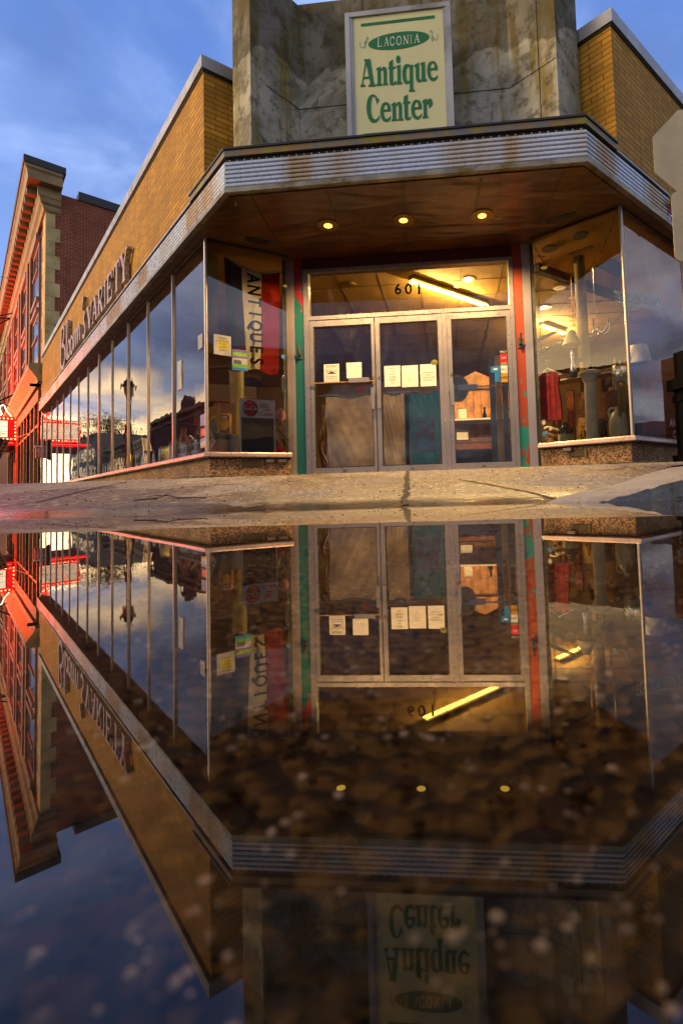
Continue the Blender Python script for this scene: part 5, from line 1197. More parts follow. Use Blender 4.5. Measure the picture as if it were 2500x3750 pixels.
vase('bottle', 'dark glass bottle on the hutch shelf behind the right door', FD.p(2.52, -2.6, 1.31), vp, M_['black'], 'bottle'); vase('brass_pot', 'small brass pot right of the dark bottle on the hutch', FD.p(2.65, -2.6, 1.31), [(.03, 0), (.05, .04), (.045, .09), (.02, .12), (.03, .14)], M_['brass'], 'pot')
def frame_(label, F, a, z, w_, h_, d, mat='tan', tilt=.0):
    o = T('picture_frame', label, 'picture frame', F.p(a, d, z - h_ / 2)); b = .025
    MB().fbox(F, a - w_ / 2, a + w_ / 2, d, d + .02, z - h_ / 2, z - h_ / 2 + b).fbox(F, a - w_ / 2, a + w_ / 2, d, d + .02, z + h_ / 2 - b, z + h_ / 2).fbox(F, a - w_ / 2, a - w_ / 2 + b, d, d + .02, z - h_ / 2 + b, z + h_ / 2 - b).fbox(F, a + w_ / 2 - b, a + w_ / 2, d, d + .02, z - h_ / 2 + b, z + h_ / 2 - b).build('frame', M_[mat], o)
    MB().fbox(F, a - w_ / 2 + b, a + w_ / 2 - b, d, d + .008, z - h_ / 2 + b, z + h_ / 2 - b).build('picture', M_['white'], o); return o
frame_('small pale picture frame leaning on the hutch shelf', FD, 2.12, 1.43, .2, .24, -2.55); frame_('dark framed picture low on the hutch', FD, 2.1, 1.02, .26, .2, -2.55, 'darkwood')
rs = T('round_tin_sign', 'round grey enamel sign leaning behind the glass of the right door', 'round sign', FD.p(1.99, -.4, 1.2)); mb = MB(); c = FD.p(1.985, -.35, 1.47)
MB().fprism(FD, [(1.985 + .155 * math.cos(k * .2618), 1.44 + .19 * math.sin(k * .2618)) for k in range(24)], -.36, -.35).build('rim', M_['tan'], rs); MB().fprism(FD, [(1.985 + .13 * math.cos(k * .2618), 1.44 + .16 * math.sin(k * .2618)) for k in range(24)], -.349, -.345).build('face', pm('sage_enamel', '#6c7466', .5), rs)
dsk = T('display_case', 'glass topped display case with small red and gold trinkets behind the right door', 'display case', FD.p(2.2, -1.2, .33)); MB().fbox(FD, 1.93, 2.5, -1.5, -.9, .33, .62).build('case', M_['darkwood'], dsk); MB().fbox(FD, 1.93, 2.5, -1.5, -.9, .621, .64).build('top', M_['zinc'], dsk)
pnl = T('panelled_screen', 'grey-green panelled screen standing behind the right door', 'screen', FD.p(2.55, -.45, .33))
for k in range(3): MB().fbox(FD, 2.43 + k * .085, 2.51 + k * .085, -.47, -.45 + .003 * k, .33, 1.9).build('panel', M_['zinc'] if k != 1 else M_['limestone'], pnl)
# string of red bulbs along the transom rail
sg_ = T('red_bulb_string', 'string of small red bulbs lying along the rail below the 601', 'string lights', FD.p(1.5, -.02, 2.42))
mb = MB(); mb.tube([FD.p(.5 + k * .1, -.055, 2.432 + .004 * math.sin(k)) for k in range(20)], .003, 4); mb.build('cable', M_['iron'], sg_)
for k in range(12):
    c = FD.p(.56 + k * .165, -.048, 2.447); mb = MB(); mb.lathe([(.008, -.02), (.019, -.006), (.021, .006), (.010, .019)], c, 8); mb.build('bulb', M_['red'], sg_, smooth=True)

# ---------------- left window
M_['flagdark'] = clothm('dark_grey_flag_cloth', '#39342e'); M_['flagwhite'] = clothm('aged_white_flag_cloth', '#e6d8ae'); M_['flagred'] = clothm('red_flag_cloth', '#a02414')
fl = T('antiques_flag', 'hanging banner in dark grey, cream and red stripes reading ANTIQUES downwards', 'flag', FLr.p(.6, -.12, 3.0))
FF = FLr
def flagpt(u, v_):   # u 0..1 across, v 0..1 downwards
    a = .235 + (.935 - .235) * u + (.02 * v_ if u < .5 else -.05 * v_) + .02 * v_ * math.sin(v_ * 3)
    top = 3.09 - .075 * u - .10 * math.sin(u * math.pi); bot = 1.66 - .03 * math.sin(u * 9)
    return a, top + (bot - top) * v_, -.10 + .022 * math.sin(u * 17 + v_ * 3) * (.4 + v_) * (1.6 if u < .32 else .6)
def stripe(u0, u1, mat, nm):
    vs = []; n, m_ = 14, 26
    for j in range(m_ + 1):
        for i in range(n + 1): a, z, d = flagpt(u0 + (u1 - u0) * i / n, j / m_); vs.append(FF.p(a, d, z))
    MB().add(vs, [(j * (n + 1) + i, j * (n + 1) + i + 1, (j + 1) * (n + 1) + i + 1, (j + 1) * (n + 1) + i) for j in range(m_) for i in range(n)]).build(nm, mat, fl, smooth=True, fix=False)
stripe(0, .30, M_['flagdark'], 'dark_stripe'); stripe(.301, .66, M_['flagwhite'], 'cream_stripe'); stripe(.661, 1, M_['flagred'], 'red_stripe')
mb = MB(); mb.tube([FF.p(flagpt(i / 16, 0)[0], -.09, flagpt(i / 16, 0)[1] + .012) for i in range(17)], .014, 6); mb.build('top_hem', M_['flagwhite'], fl)
for k, ch in enumerate('ANTIQUES'):
    a, z, d = flagpt(.49, .075 + k * .122); txt(ch, FF, a, z, -.074, .225, M_['num'], fl, rot=-math.pi / 2, xs=.80, bold=.006, ext=.0008)
# chalkboard
ck = T('cola_chalkboard', 'tall black chalkboard with a white header and red round cola emblem', 'chalkboard', FLr.p(.6, -.08, .6))
ca0, ca1 = .405, .835
MB().fbox(FLr, ca0 - .012, ca0 + .006, -.10, -.07, .60, 1.285).build('rail', M_['coke_white'], ck); MB().fbox(FLr, ca1 - .018, ca1 + .0, -.10, -.07, .60, 1.285).build('rail', M_['coke_white'], ck)
MB().fbox(FLr, ca0 + .007, ca1 - .019, -.098, -.080, .60, 1.045).build('slate', M_['chalk'], ck)
MB().fbox(FLr, ca0 + .007, ca1 - .019, -.098, -.074, 1.046, 1.283).build('header', M_['coke_white'], ck)
MB().fprism(FLr, [(.525 + .095 * math.cos(k * .2), 1.165 + .108 * math.sin(k * .2)) for k in range(31)], -.0735, -.072).build('red_disc', M_['red'], ck)
txt('ENJOY', FLr, .525, 1.235, -.071, .028, M_['white'], ck, ext=.0004)
sc1 = smooth_line([(.475, 1.19), (.455, 1.195), (.445, 1.165), (.455, 1.14), (.475, 1.145), (.487, 1.165), (.49, 1.15), (.502, 1.165), (.51, 1.15), (.52, 1.165), (.524, 1.148)], 3)
sc2 = smooth_line([(.56, 1.19), (.54, 1.195), (.53, 1.165), (.54, 1.14), (.56, 1.145), (.572, 1.165), (.575, 1.15), (.588, 1.19), (.584, 1.15), (.596, 1.165), (.607, 1.148)], 3)
for q in (sc1, sc2):
    L, Rr = stroke(q, .009); mb = MB()
    for i in range(len(L) - 1): mb.fprism(FLr, [L[i], L[i + 1], Rr[i + 1], Rr[i]], -.0715, -.0708 + .00002 * (i % 9))
    mb.build('script', M_['white'], ck)
for t_, z, s_, a in (('things go', 1.225, .03, .70), ('better', 1.195, .046, .70), ('with', 1.155, .05, .725), ('Coke', 1.100, .075, .725)): txt(t_, FLr, a, z, -.072, s_, M_['red'], ck, ext=.0004, bold=.001)
# yellow note and bus poster
M_['yl'] = pm('yellow_highlighter', '#b8a92c', .6); M_['noteg'] = pm('grey_sleeve', '#a8a498', .4)
o = paper(FLr, .09, .292, 1.80, 2.05, -.006, 'white note with yellow lettering taped high in the left window', [('TRAIN\nLAYOUT\nPLUS\nOPEN\nSUN', .52, .15)], 'noteg', tilt=-.012, ink='ink')
MB().fprism(FLr, [(.14, 1.87), (.25, 1.86), (.265, 1.9), (.24, 1.98), (.16, 1.99), (.13, 1.93)], -.0044, -.0040).build('highlight', M_['yl'], o)
o = T('bus_poster', 'green and purple poster reading FREE BUS with a pale bus on it', 'poster', FLr.p(.39, -.006, 1.60))
MB().fbox(FLr, .30, .486, -.006, -.0045, 1.62, 1.885).build('sheet', M_['purple'], o); MB().fbox(FLr, .303, .483, -.0044, -.0040, 1.80, 1.85).build('band', M_['pgreen'], o); MB().fbox(FLr, .303, .483, -.0044, -.0040, 1.655, 1.70).build('band', M_['pgreen'], o); MB().fbox(FLr, .303, .483, -.0044, -.0041, 1.701, 1.775).build('photo_area', M_['noteg'], o); MB().fbox(FLr, .303, .483, -.0044, -.0040, 1.622, 1.652).build('foot', M_['blue'], o)
MB().fprism(FLr, [(.315, 1.705), (.41, 1.70), (.415, 1.73), (.40, 1.75), (.32, 1.755)], -.0040, -.0034).build('bus', M_['zinc'], o); txt('FREE BUS!', FLr, .39, 1.825, -.0038, .034, M_['yl'], o, ext=.0003)
o = T('alarm_sticker', 'small blue alarm company sticker at the right edge of the left window', 'sticker', FLr.p(.94, -.006, 1.83), 'stickers on the glass'); MB().fprism(FLr, [(.935 + .026 * math.cos(k * .524), 1.855 + .028 * math.sin(k * .524)) for k in range(12)], -.006, -.0045).build('disc', M_['blue'], o)
# card stickers by the corner on the long side
for z0, z1, mt_, lb_ in ((.66, .775, 'white', 'blue and yellow payment card sticker lowest at the window corner'), (.79, .905, 'ink', 'red and orange circles payment card sticker at the window corner'), (.93, 1.07, 'blue', 'light blue payment card sticker topmost at the window corner')):
    o = T('card_sticker', lb_, 'sticker', FL.p(.10, -.006, z0), 'stickers on the glass'); MB().fbox(FL, .04, .22, -.006, -.0045, z0, z1).build('sheet', M_[mt_], o)
    if mt_ == 'white': MB().fbox(FL, .042, .218, -.0044, -.0040, z1 - .035, z1 - .002).build('band', M_['blue'], o); MB().fbox(FL, .042, .218, -.0044, -.0040, z0 + .002, z0 + .03).build('band', M_['yellow'], o); txt('VISA', FL, .13, (z0 + z1) / 2, -.0042, .06, M_['blue'], o, ext=.0003)
    if mt_ == 'ink':
        for a, m2 in ((.155, 'red'), (.10, 'orange')): MB().fprism(FL, [(a + .045 * math.cos(k * .524), .848 + .045 * math.sin(k * .524)) for k in range(12)], -.0044, -.0040 + (.0003 if m2 == 'red' else 0)).build('circle', M_[m2], o)
paper(FL, .90, 1.08, 1.52, 1.92, -.006, 'tall narrow white card taped inside the first long window pane', mat='noteg'); paper(FL, .12, .28, 1.90, 2.08, -.006, 'small white card taped near the window corner', mat='noteg')
# plates and signs leaning inside the long window
mm = T('tin_sign', 'cream tin plate reading MINNEAPOLIS-MOLINE standing low inside the first window pane', 'tin sign', FL.p(.75, -.05, .62)); MB().fbox(FL, .30, 1.22, -.055, -.045, .625, .765).build('plate', M_['coke_white'], mm); txt('MINNEAPOLIS-MOLINE', FL, .76, .695, -.044, .105, M_['ink'], mm, xs=.82, bold=.001, ext=.0006)
tr_ = T('tin_sign', 'tilted white road plate reading TRUCK ROUTE leaning inside the third window pane', 'tin sign', FL.p(3.2, -.06, .62)); MB().fprism(FL, [(2.92, .64), (3.50, .60), (3.66, 1.05), (3.10, 1.09)], -.07, -.06).build('plate', M_['coke_white'], tr_)
txt('TRUCK', FL, 3.34, .95, -.058, .17, M_['ink'], tr_, xs=.9, rot=.07, bold=.003, ext=.0006); txt('ROUTE', FL, 3.26, .74, -.058, .17, M_['ink'], tr_, xs=.9, rot=.07, bold=.003, ext=.0006)
# machinery, clocks and tubs behind the left return
gl = T('gilded_mirror', 'dusty oval gilt frame leaning against an orange board in the left window corner', 'mirror', FLr.p(.12, -.25, .62)); c = FLr.p(.13, -.22, .98)
ov = [(.11 + .062 * math.cos(k * .2618), .93 + .15 * math.sin(k * .2618)) for k in range(24)]; MB().fprism(FLr, ov, -.24, -.22).build('frame', M_['brass'], gl); MB().fprism(FLr, [(.11 + (a - .11) * .7, .93 + (z - .93) * .75) for a, z in ov], -.219, -.215).build('glass', M_['zinc'], gl)
ob = T('orange_board', 'orange painted board standing behind the gilt frame in the left window', 'board', FLr.p(.10, -.3, .6)); MB().fprism(FLr, [(.0, .6), (.20, .6), (.20, 1.24), (.0, 1.16)], -.31, -.29).build('panel', M_['orange'] if False else M_['yellow'], ob)
cwl = T('caution_plate', 'white diamond plate with black letters leaning in the left window corner', 'tin sign', FLr.p(.05, -.08, .61)); MB().fprism(FLr, [(.0, .70), (.05, .61), (.11, .74), (.02, .94)], -.09, -.085).build('plate', M_['coke_white'], cwl); txt('ALL', FLr, .055, .775, -.083, .09, M_['ink'], cwl, rot=-.9, ext=.0005)
for k, (a, r, h, lb_, m_) in enumerate(((.20, .10, .25, 'dark zinc tub standing left of the chalkboard', 'zinc'), (.345, .075, .24, 'pale dented bucket between the dark tub and the chalkboard', 'noteg'))):
    q = FLr.p(a, -.20, .593); o = T('metal_tub', lb_, 'tub', q); mb = MB(); mb.lathe([(r * .82, 0), (r, h - .01), (r * 1.05, h - .01), (r * 1.05, h), (r * .9, h), (r * .7, h * .5)], q, 20); mb.build('body', M_[m_], o, smooth=True); mb = MB(); mb.tube([(q[0] + r * 1.05 * math.cos(t), q[1] + r * 1.05 * math.sin(t), q[2] + h * .97 - .05 * math.sin(t / 2) * 0) for t in [j * .4 for j in range(8)]], .004, 5); mb.build('handle', M_['iron'], o)
hn = T('brass_horn', 'tall brass cased clock standing behind the tubs in the left window', 'clock', FLr.p(.24, -.42, .6)); MB().fbox(FLr, .17, .32, -.50, -.40, .60, 1.12).build('case', M_['darkwood'], hn); MB().fprism(FLr, [(.245 + .07 * math.cos(k * .314), 1.0 + .085 * math.sin(k * .314)) for k in range(20)], -.399, -.385).build('dial', M_['brass'], hn)
paper(FLr, .215, .29, 1.06, 1.10, -.36, 'tiny white price card hanging on the brass cased clock', mat='noteg', cat='price card')
ph = T('wall_telephone', 'cream telephone handset with a coiled cord hanging at the right of the left window', 'telephone', FLr.p(.95, -.04, 1.1))
mb = MB(); mb.tube(smooth_line([FLr.p(.955, -.06, 1.60), FLr.p(.935, -.04, 1.57), FLr.p(.93, -.035, 1.50), FLr.p(.935, -.04, 1.43), FLr.p(.955, -.06, 1.40)], 4), [.022] * 3 + [.017] * 11 + [.022] * 3, 10); mb.build('handset', M_['coke_white'], ph, smooth=True)
mb = MB(); mb.tube([FLr.p(.955 + .010 * math.cos(k * 1.1), -.05 + .010 * math.sin(k * 1.1), 1.40 - k * .0052) for k in range(60)], .003, 4); mb.build('cord', M_['coke_white'], ph)
gf = T('gift_sign', 'black diagonal sign with gold lettering leaning at the right of the chalkboard', 'sign', FLr.p(.9, -.06, .62)); MB().fprism(FLr, [(.84, 1.06), (.845, .86), (1.0, .62), (1.0, .86)], -.07, -.06).build('board', M_['chalk'], gf); txt('Gifford', FLr, .925, .90, -.057, .10, M_['brass'], gf, rot=-.75, ext=.0005); txt('FAMOUS ICE', FLr, .915, .80, -.057, .045, M_['brass'], gf, rot=-.75, ext=.0005)
pk = T('pink_cushion', 'pink ruffled shell cushion above the diagonal sign in the left window', 'cushion', FLr.p(.92, -.1, 1.05)); mb = MB(); mb.fprism(FLr, [(.92 + (.055 + .012 * math.sin(k * 3)) * math.cos(k * .3) * 1.1, 1.10 + (.075 + .014 * math.sin(k * 3)) * math.sin(k * .3)) for k in range(21)], -.13, -.09); mb.build('body', pm('pink_cloth', '#b87a78', .9, var=.3, vs=20), pk)
ap = T('red_lantern', 'small red glass lantern low in the right corner of the left window', 'lantern', FLr.p(.90, -.12, .6)); q = FLr.p(.90, -.10, .595); mb = MB(); mb.lathe([(.03, 0), (.045, .02), (.045, .07), (.03, .09), (.012, .12)], q, 14); mb.build('body', M_['red'], ap, smooth=True); MB().tube([FLr.p(.87, -.10, .68), FLr.p(.90, -.10, .74), FLr.p(.93, -.10, .68)], .004, 5).build('handle', M_['brass'], ap)
# dark racks filling the depth of the left window
for k, (a, d, w_, h_) in enumerate(((.45, -1.5, .9, 1.75), (-.6, -1.4, .8, 1.3), (-2.0, -1.2, .9, 1.2))):
    o = T('shelf_rack', ('tall dark shelf rack behind the chalkboard', 'dark shelf rack behind the corner of the left window', 'dark shelf rack further along the long window')[k], 'shelf rack', FLr.p(a, d, .33) if k < 1 else FL.p(2.0 * k, -1.4, .33))
    F_ = FLr if k < 1 else FL; a_ = (a, 1.6, 3.6)[k]; d_ = (d, -1.45, -1.5)[k]
    MB().fbox(F_, a_ - w_ / 2, a_ + w_ / 2, d_ - .03, d_, .33, h_).build('back', M_['darkwood'], o)
    for z in (.75, 1.1, 1.45):
        if z < h_: MB().fbox(F_, a_ - w_ / 2, a_ + w_ / 2, d_ + .002, d_ + .25, z, z + .02).build('shelf', M_['wood'], o)
# tractor parts behind the first panes
for k, (a, z, r_, lb_) in enumerate(((.75, .78, .11, 'chromed engine part standing behind the tin plate'), (1.05, .70, .09, 'old pulley wheel standing near the first window bar'), (1.7, .72, .12, 'rusty machine casting in the second window pane'), (.5, .72, .08, 'bright metal lamp body near the window corner'))):
    q = FL.p(a, -.28, .593); o = T('machine_part', lb_, 'machine part', q); mb = MB(); mb.lathe([(r_ * .8, 0), (r_, .05), (r_ * .5, .14), (r_ * .9, .22), (r_ * .7, .32), (r_ * .3, .42), (r_ * .4, .5)], q, 14); mb.build('body', M_['chrome'] if k in (0, 3) else M_['wood'], o, smooth=True); mb = MB(); mb.tube([FL.p(a - r_, -.22, .8), FL.p(a, -.15, .9), FL.p(a + r_, -.22, .82)], .018, 6); mb.build('arm', M_['zinc'], o)

# ---------------- right window
def rp_(a, d, z): return FRr.p(a, d, z)
vs_ = T('red_vest', 'red velvet waistcoat on a white hanger in the right window', 'waistcoat', rp_(1.07, -.35, .92))
out_ = [(1.20, .93), (1.205, 1.2), (1.19, 1.40), (1.21, 1.50), (1.15, 1.56), (1.10, 1.545), (1.07, 1.50), (1.04, 1.545), (.98, 1.545), (.93, 1.47), (.955, 1.38), (.93, 1.15), (.92, .92), (1.0, .90), (1.06, .93), (1.12, .90)]
M_['velvet'] = pm('red_velvet', '#8c0c18', .8, var=.45, vs=9, bs=.5, bsc=20); MB().fprism(FRr, out_, -.38, -.33).build('cloth', M_['velvet'], vs_); MB().fprism(FRr, [(1.062, .94), (1.068, .94), (1.068, 1.49), (1.062, 1.49)], -.329, -.326).build('zip', M_['darkwood'], vs_)
hg = T('coat_hanger', 'white hanger holding the red waistcoat', 'hanger', rp_(1.07, -.35, 1.5)); mb = MB(); mb.tube([rp_(1.23, -.355, 1.51), rp_(1.09, -.355, 1.61), rp_(.90, -.355, 1.50), rp_(1.23, -.355, 1.51)], .008, 6); mb.build('bar', M_['coke_white'], hg); mb = MB(); mb.tube(smooth_line([rp_(1.09, -.355, 1.61), rp_(1.09, -.355, 1.66), rp_(1.12, -.355, 1.69), rp_(1.08, -.355, 1.72), rp_(1.05, -.355, 1.69)]), .004, 5); mb.build('hook', M_['chrome'], hg)
pd = T('stone_pedestal', 'tall fluted cast stone pedestal in the middle of the right window', 'pedestal', rp_(.535, -.30, .593)); q = rp_(.535, -.30, .593)
mb = MB(); mb.lathe([(.085, 0), (.088, .03), (.080, .05)], q, 28); mb.build('base', M_['stone'], pd); mb = MB(); mb.lathe([(.078, .05), (.074, .1), (.070, .6), (.068, .73)], q, 40, flute=.06); mb.build('shaft', M_['stone'], pd)
mb = MB(); mb.lathe([(.072, .73), (.085, .75), (.085, .77), (.098, .80), (.135, .825), (.14, .84), (.135, .86), (.11, .87)], q, 32); mb.build('capital', M_['stone'], pd, smooth=True)
M_['jug'] = pm('cream_stoneware', '#cfc596', .35, var=.12, vs=8); M_['jugd'] = pm('brown_glaze', '#3a2a1a', .25, var=.2)
jp = [(.085, 0), (.105, .04), (.108, .16), (.100, .22), (.075, .29), (.035, .325), (.030, .345), (.036, .35), (.036, .365), (.028, .37)]
q = rp_(.19, -.16, .593); jg = T('stoneware_jug', 'large cream stoneware jug with a handle at the right window corner', 'jug', q); mb = MB(); mb.lathe(jp, q, 24); mb.build('body', M_['jug'], jg, smooth=True); mb = MB(); mb.tube(smooth_line([rp_(.225, -.16, .945), rp_(.27, -.16, .95), rp_(.295, -.16, .91), rp_(.28, -.16, .84)]), .012, 7); mb.build('handle', M_['jug'], jg, smooth=True)
q = rp_(.86, -.28, .593); jg = T('stoneware_jug', 'small two-tone brown and cream jug left of the stone pedestal', 'jug', q); mb = MB(); mb.lathe([(.09, 0), (.095, .02), (.095, .115)], q, 24); mb.build('body', M_['jug'], jg, smooth=True); mb = MB(); mb.lathe([(.0955, .1155), (.093, .17), (.05, .23), (.03, .24), (.03, .27)], q, 24); mb.build('shoulder', M_['jugd'], jg, smooth=True)
q = rp_(.27, -.52, .593); st = T('wooden_barrel', 'dark red-brown wooden half barrel behind the cream jug', 'barrel', q); mb = MB(); mb.lathe([(.15, 0), (.175, .28), (.18, .60), (.17, .60), (.16, .5)], q, 24); mb.build('staves', M_['wood'], st, smooth=True); mb = MB(); mb.lathe([(.181, .50), (.184, .50), (.184, .53), (.181, .53)], q, 24); mb.build('hoop', M_['wood'], st)
q = rp_(.24, -.52, 1.195); mc = T('milk_can', 'shiny galvanised can standing on the wooden barrel', 'can', q); mb = MB(); mb.lathe([(.088, 0), (.09, .01), (.09, .19)], q, 28); mb.build('body', M_['chrome'], mc, smooth=True); mb = MB(); mb.lathe([(.092, .192), (.092, .30), (.08, .325), (.05, .33)], q, 28); mb.build('lid', M_['chrome'], mc, smooth=True)
wb = T('washboard', 'tall yellowed comb-edged board standing behind the corner post', 'washboard', FR.p(.12, -.14, .6))
pts_ = [(.04, .60)] + [(x, z) for k in range(30) for x, z in ((.30 - .06 * k / 30, .60 + k * .021), (.30 - .06 * k / 30 + .014, .607 + k * .021), (.30 - .06 * k / 30, .614 + k * .021))] + [(.235, 1.24), (.04, 1.24)]
MB().fprism(FR, pts_, -.18, -.15).build('board', M_['jug'] if False else pm('yellowed_board', '#8f7838', .6, var=.2, vs=6), wb); MB().fbox(FR, .03, .22, -.19, -.14, 1.241, 1.30).build('cap', M_['white'], wb); MB().fbox(FR, .10, .26, -.20, -.13, 1.301, 1.34).build('block', M_['jug'], wb)
tl_ = T('table_lamp', 'table lamp with a cream cone shade above the stone pedestal', 'table lamp', rp_(.85, -.7, 1.5)); q = rp_(.85, -.62, 0)
mb = MB(); mb.lathe([(.125, 1.93), (.045, 2.11), (.04, 2.11), (.12, 1.925)], q, 24); mb.build('shade', M_['jug'], tl_, smooth=True); mb = MB(); mb.lathe([(.04, 1.56), (.045, 1.6), (.02, 1.7), (.03, 1.8), (.008, 1.85), (.008, 2.0)], q, 14); mb.build('stem', M_['chrome'], tl_, smooth=True)
mb = MB(); mb.lathe([(.05, 1.5), (.05, 1.56)], q, 14); mb.build('base', M_['iron'], tl_)
rk = T('glass_shelf', 'long pale shelf rail crossing the right window behind the pedestal', 'shelf', rp_(.9, -.9, 1.48)); MB().fbox(FRr, .1, 1.7, -.9, -.62, 1.475, 1.498).build('board', M_['noteg'], rk); MB().fbox(FRr, .1, .13, -.9, -.62, .60, 1.474).build('upright', M_['zinc'], rk); MB().fbox(FRr, 1.67, 1.7, -.9, -.62, .60, 1.474).build('upright', M_['zinc'], rk)
q = rp_(1.05, -1.3, 0); cd = T('crystal_chandelier', 'crystal chandelier with a long beaded chain hanging in the right window', 'chandelier', (q[0], q[1], 2.2))
M_['crystal'] = pm('amber_crystal', '#d8a848', .1, metal=.6, var=.4, vs=60)
mb = MB(); mb.tube([(q[0], q[1], 3.22), (q[0], q[1], 2.3)], .006, 5); mb.build('chain', M_['brass'], cd)
for k in range(70):
    t = k * .7; r_ = .045 * (1 + .2 * math.sin(k)); z = 2.85 - k * .0075
    mb = MB() if k == 0 else mb; pebble(mb, q[0] + r_ * math.cos(t), q[1] + r_ * math.sin(t), z, .013)
mb.build('beads', M_['crystal'], cd); 
for k in range(7):
    t = k * .9; mb = MB(); mb.tube(smooth_line([(q[0], q[1], 2.30), (q[0] + .11 * math.cos(t), q[1] + .11 * math.sin(t), 2.22), (q[0] + .2 * math.cos(t), q[1] + .2 * math.sin(t), 2.30)]), .006, 5); pebble(mb, q[0] + .2 * math.cos(t), q[1] + .2 * math.sin(t), 2.18, .02); pebble(mb, q[0] + .2 * math.cos(t), q[1] + .2 * math.sin(t), 2.24, .015); mb.build('arm', M_['brass'], cd)
q = onz(*z7(740, 1130), 2.25); q = (float(q[0]), float(q[1]), 2.25); cd2 = T('pale_chandelier', 'small pale candle chandelier seen faintly through the right window', 'chandelier', q)
for k in range(6):
    t = k * 1.05; mb = MB(); mb.tube(smooth_line([q, (q[0] + .1 * math.cos(t), q[1] + .1 * math.sin(t), 2.17), (q[0] + .2 * math.cos(t), q[1] + .2 * math.sin(t), 2.25)]), .008, 5); mb.tube([(q[0] + .2 * math.cos(t), q[1] + .2 * math.sin(t), 2.25), (q[0] + .2 * math.cos(t), q[1] + .2 * math.sin(t), 2.34)], .012, 6); mb.build('arm', M_['zinc'], cd2)
mb = MB(); mb.tube([q, (q[0], q[1], 3.22)], .005, 5); mb.build('chain', M_['zinc'], cd2)
for k, (z, lb_) in enumerate(((2.20, 'upper dark wire crate hanging left in the right window'), (2.02, 'lower dark wire crate hanging left in the right window'))):
    c = rp_(1.40, -.95, z); o = T('wire_crate', lb_, 'crate', c, 'hanging wire crates'); rz = .5; m3 = Matrix.Rotation(rz, 3, 'Z') @ Matrix.Rotation(-.45, 3, 'Y')
    for i in range(5): MB().box(Vector(c) + m3 @ Vector((-.2 + .1 * i, 0, 0)), (.022, .30, .02), M3=m3).build('bar', M_['iron'], o)
    for i in range(3): MB().box(Vector(c) + m3 @ Vector((0, -.14 + .14 * i, .024)), (.46, .022, .02), M3=m3).build('bar', M_['iron'], o)
    MB().tube([tuple(Vector(c) + m3 @ Vector((0, 0, .03))), (c[0], c[1], 3.22)], .004, 4).build('cord', M_['iron'], o)
# log cabin style back wall and fittings
lg = T('log_panel', 'red-brown horizontal log panelling behind the milk can', 'panelling', rp_(.2, -1.35, .6))
for k in range(13): MB().fbox(FRr, -.5, .60, -1.40, -1.33 + .002 * (k % 2), .60 + k * .085, .682 + k * .085).build('log', M_['wood'], lg)
MB().fprism(FRr, [(.62, 1.35), (.70, 1.40), (.30, 1.80), (.22, 1.75)], -1.32, -1.26).build('beam', M_['tan'], lg)
o = frame_('tall pine framed mirror with a cut-out shape behind the pedestal', FRr, .50, 1.32, .26, .62, -1.05)
for ch_ in list(o.children):
    if ch_.name.startswith('picture'): ch_.data.materials[0] = M_['darkwood']
MB().fprism(FRr, [(.44, 1.10), (.56, 1.10), (.52, 1.15), (.56, 1.2), (.52, 1.24), (.50, 1.34), (.48, 1.24), (.44, 1.2), (.48, 1.15)], -1.02, -1.01).build('cut_out', M_['brass'], o)
for k, (a, h_, m_) in enumerate(((.95, 1.35, 'wood'), (1.15, 1.25, 'darkwood'), (.80, 1.30, 'tan'))):
    o = T('upright_board', ('brown plank leaning behind the red waistcoat', 'dark plank leaning at the left of the right window', 'pale plank leaning left of the pedestal')[k], 'plank', rp_(a, -.75, .6)); MB().fbox(FRr, a - .05, a + .05, -.78, -.74, .6, h_).build('plank', M_[m_], o); MB().fbox(FRr, a - .02, a + .02, -.739, -.735, .7, h_ - .1).build('inlay', M_['brass'], o)
q = rp_(.385, -.30, .593); cs_ = T('candlestick', 'small dark glass candlestick between the pedestal and the cream jug', 'candlestick', q); mb = MB(); mb.lathe([(.035, 0), (.03, .02), (.012, .06), (.025, .09), (.010, .13), (.010, .18), (.032, .21), (.03, .24)], q, 14); mb.build('body', M_['jugd'], cs_, smooth=True)
q = rp_(1.05, -.28, .593); bn_ = T('bone_pile', 'heap of pale knobbly roots under the red waistcoat', 'roots', q); rn = random.Random(9)
for k in range(9): c = (q[0] + rn.uniform(-.07, .07), q[1] + rn.uniform(-.06, .06), q[2] + .03 + .028 * k * .8); mb = MB(); mb.tube([(c[0] - .06, c[1], c[2]), (c[0], c[1] + .02, c[2] + .02), (c[0] + .06, c[1], c[2] - .01)], .016, 7); mb.build('root', M_['stone'] if k % 3 else M_['tan'], bn_, smooth=True)
for z, m_, lb_ in ((.855, 'noteg', 'small pale snowflake sticker low on the right window glass'), (.715, 'blue', 'blue sunburst sticker low on the right window glass')):
    o = T('star_sticker', lb_, 'sticker', rp_(1.03, -.008, z - .03), 'stickers on the glass'); MB().fprism(FRr, [(1.03 + (.034 if k % 2 else .018) * math.cos(k * math.pi / 8), z + (.042 if k % 2 else .022) * math.sin(k * math.pi / 8)) for k in range(16)], -.008, -.0065).build('star', M_[m_], o)
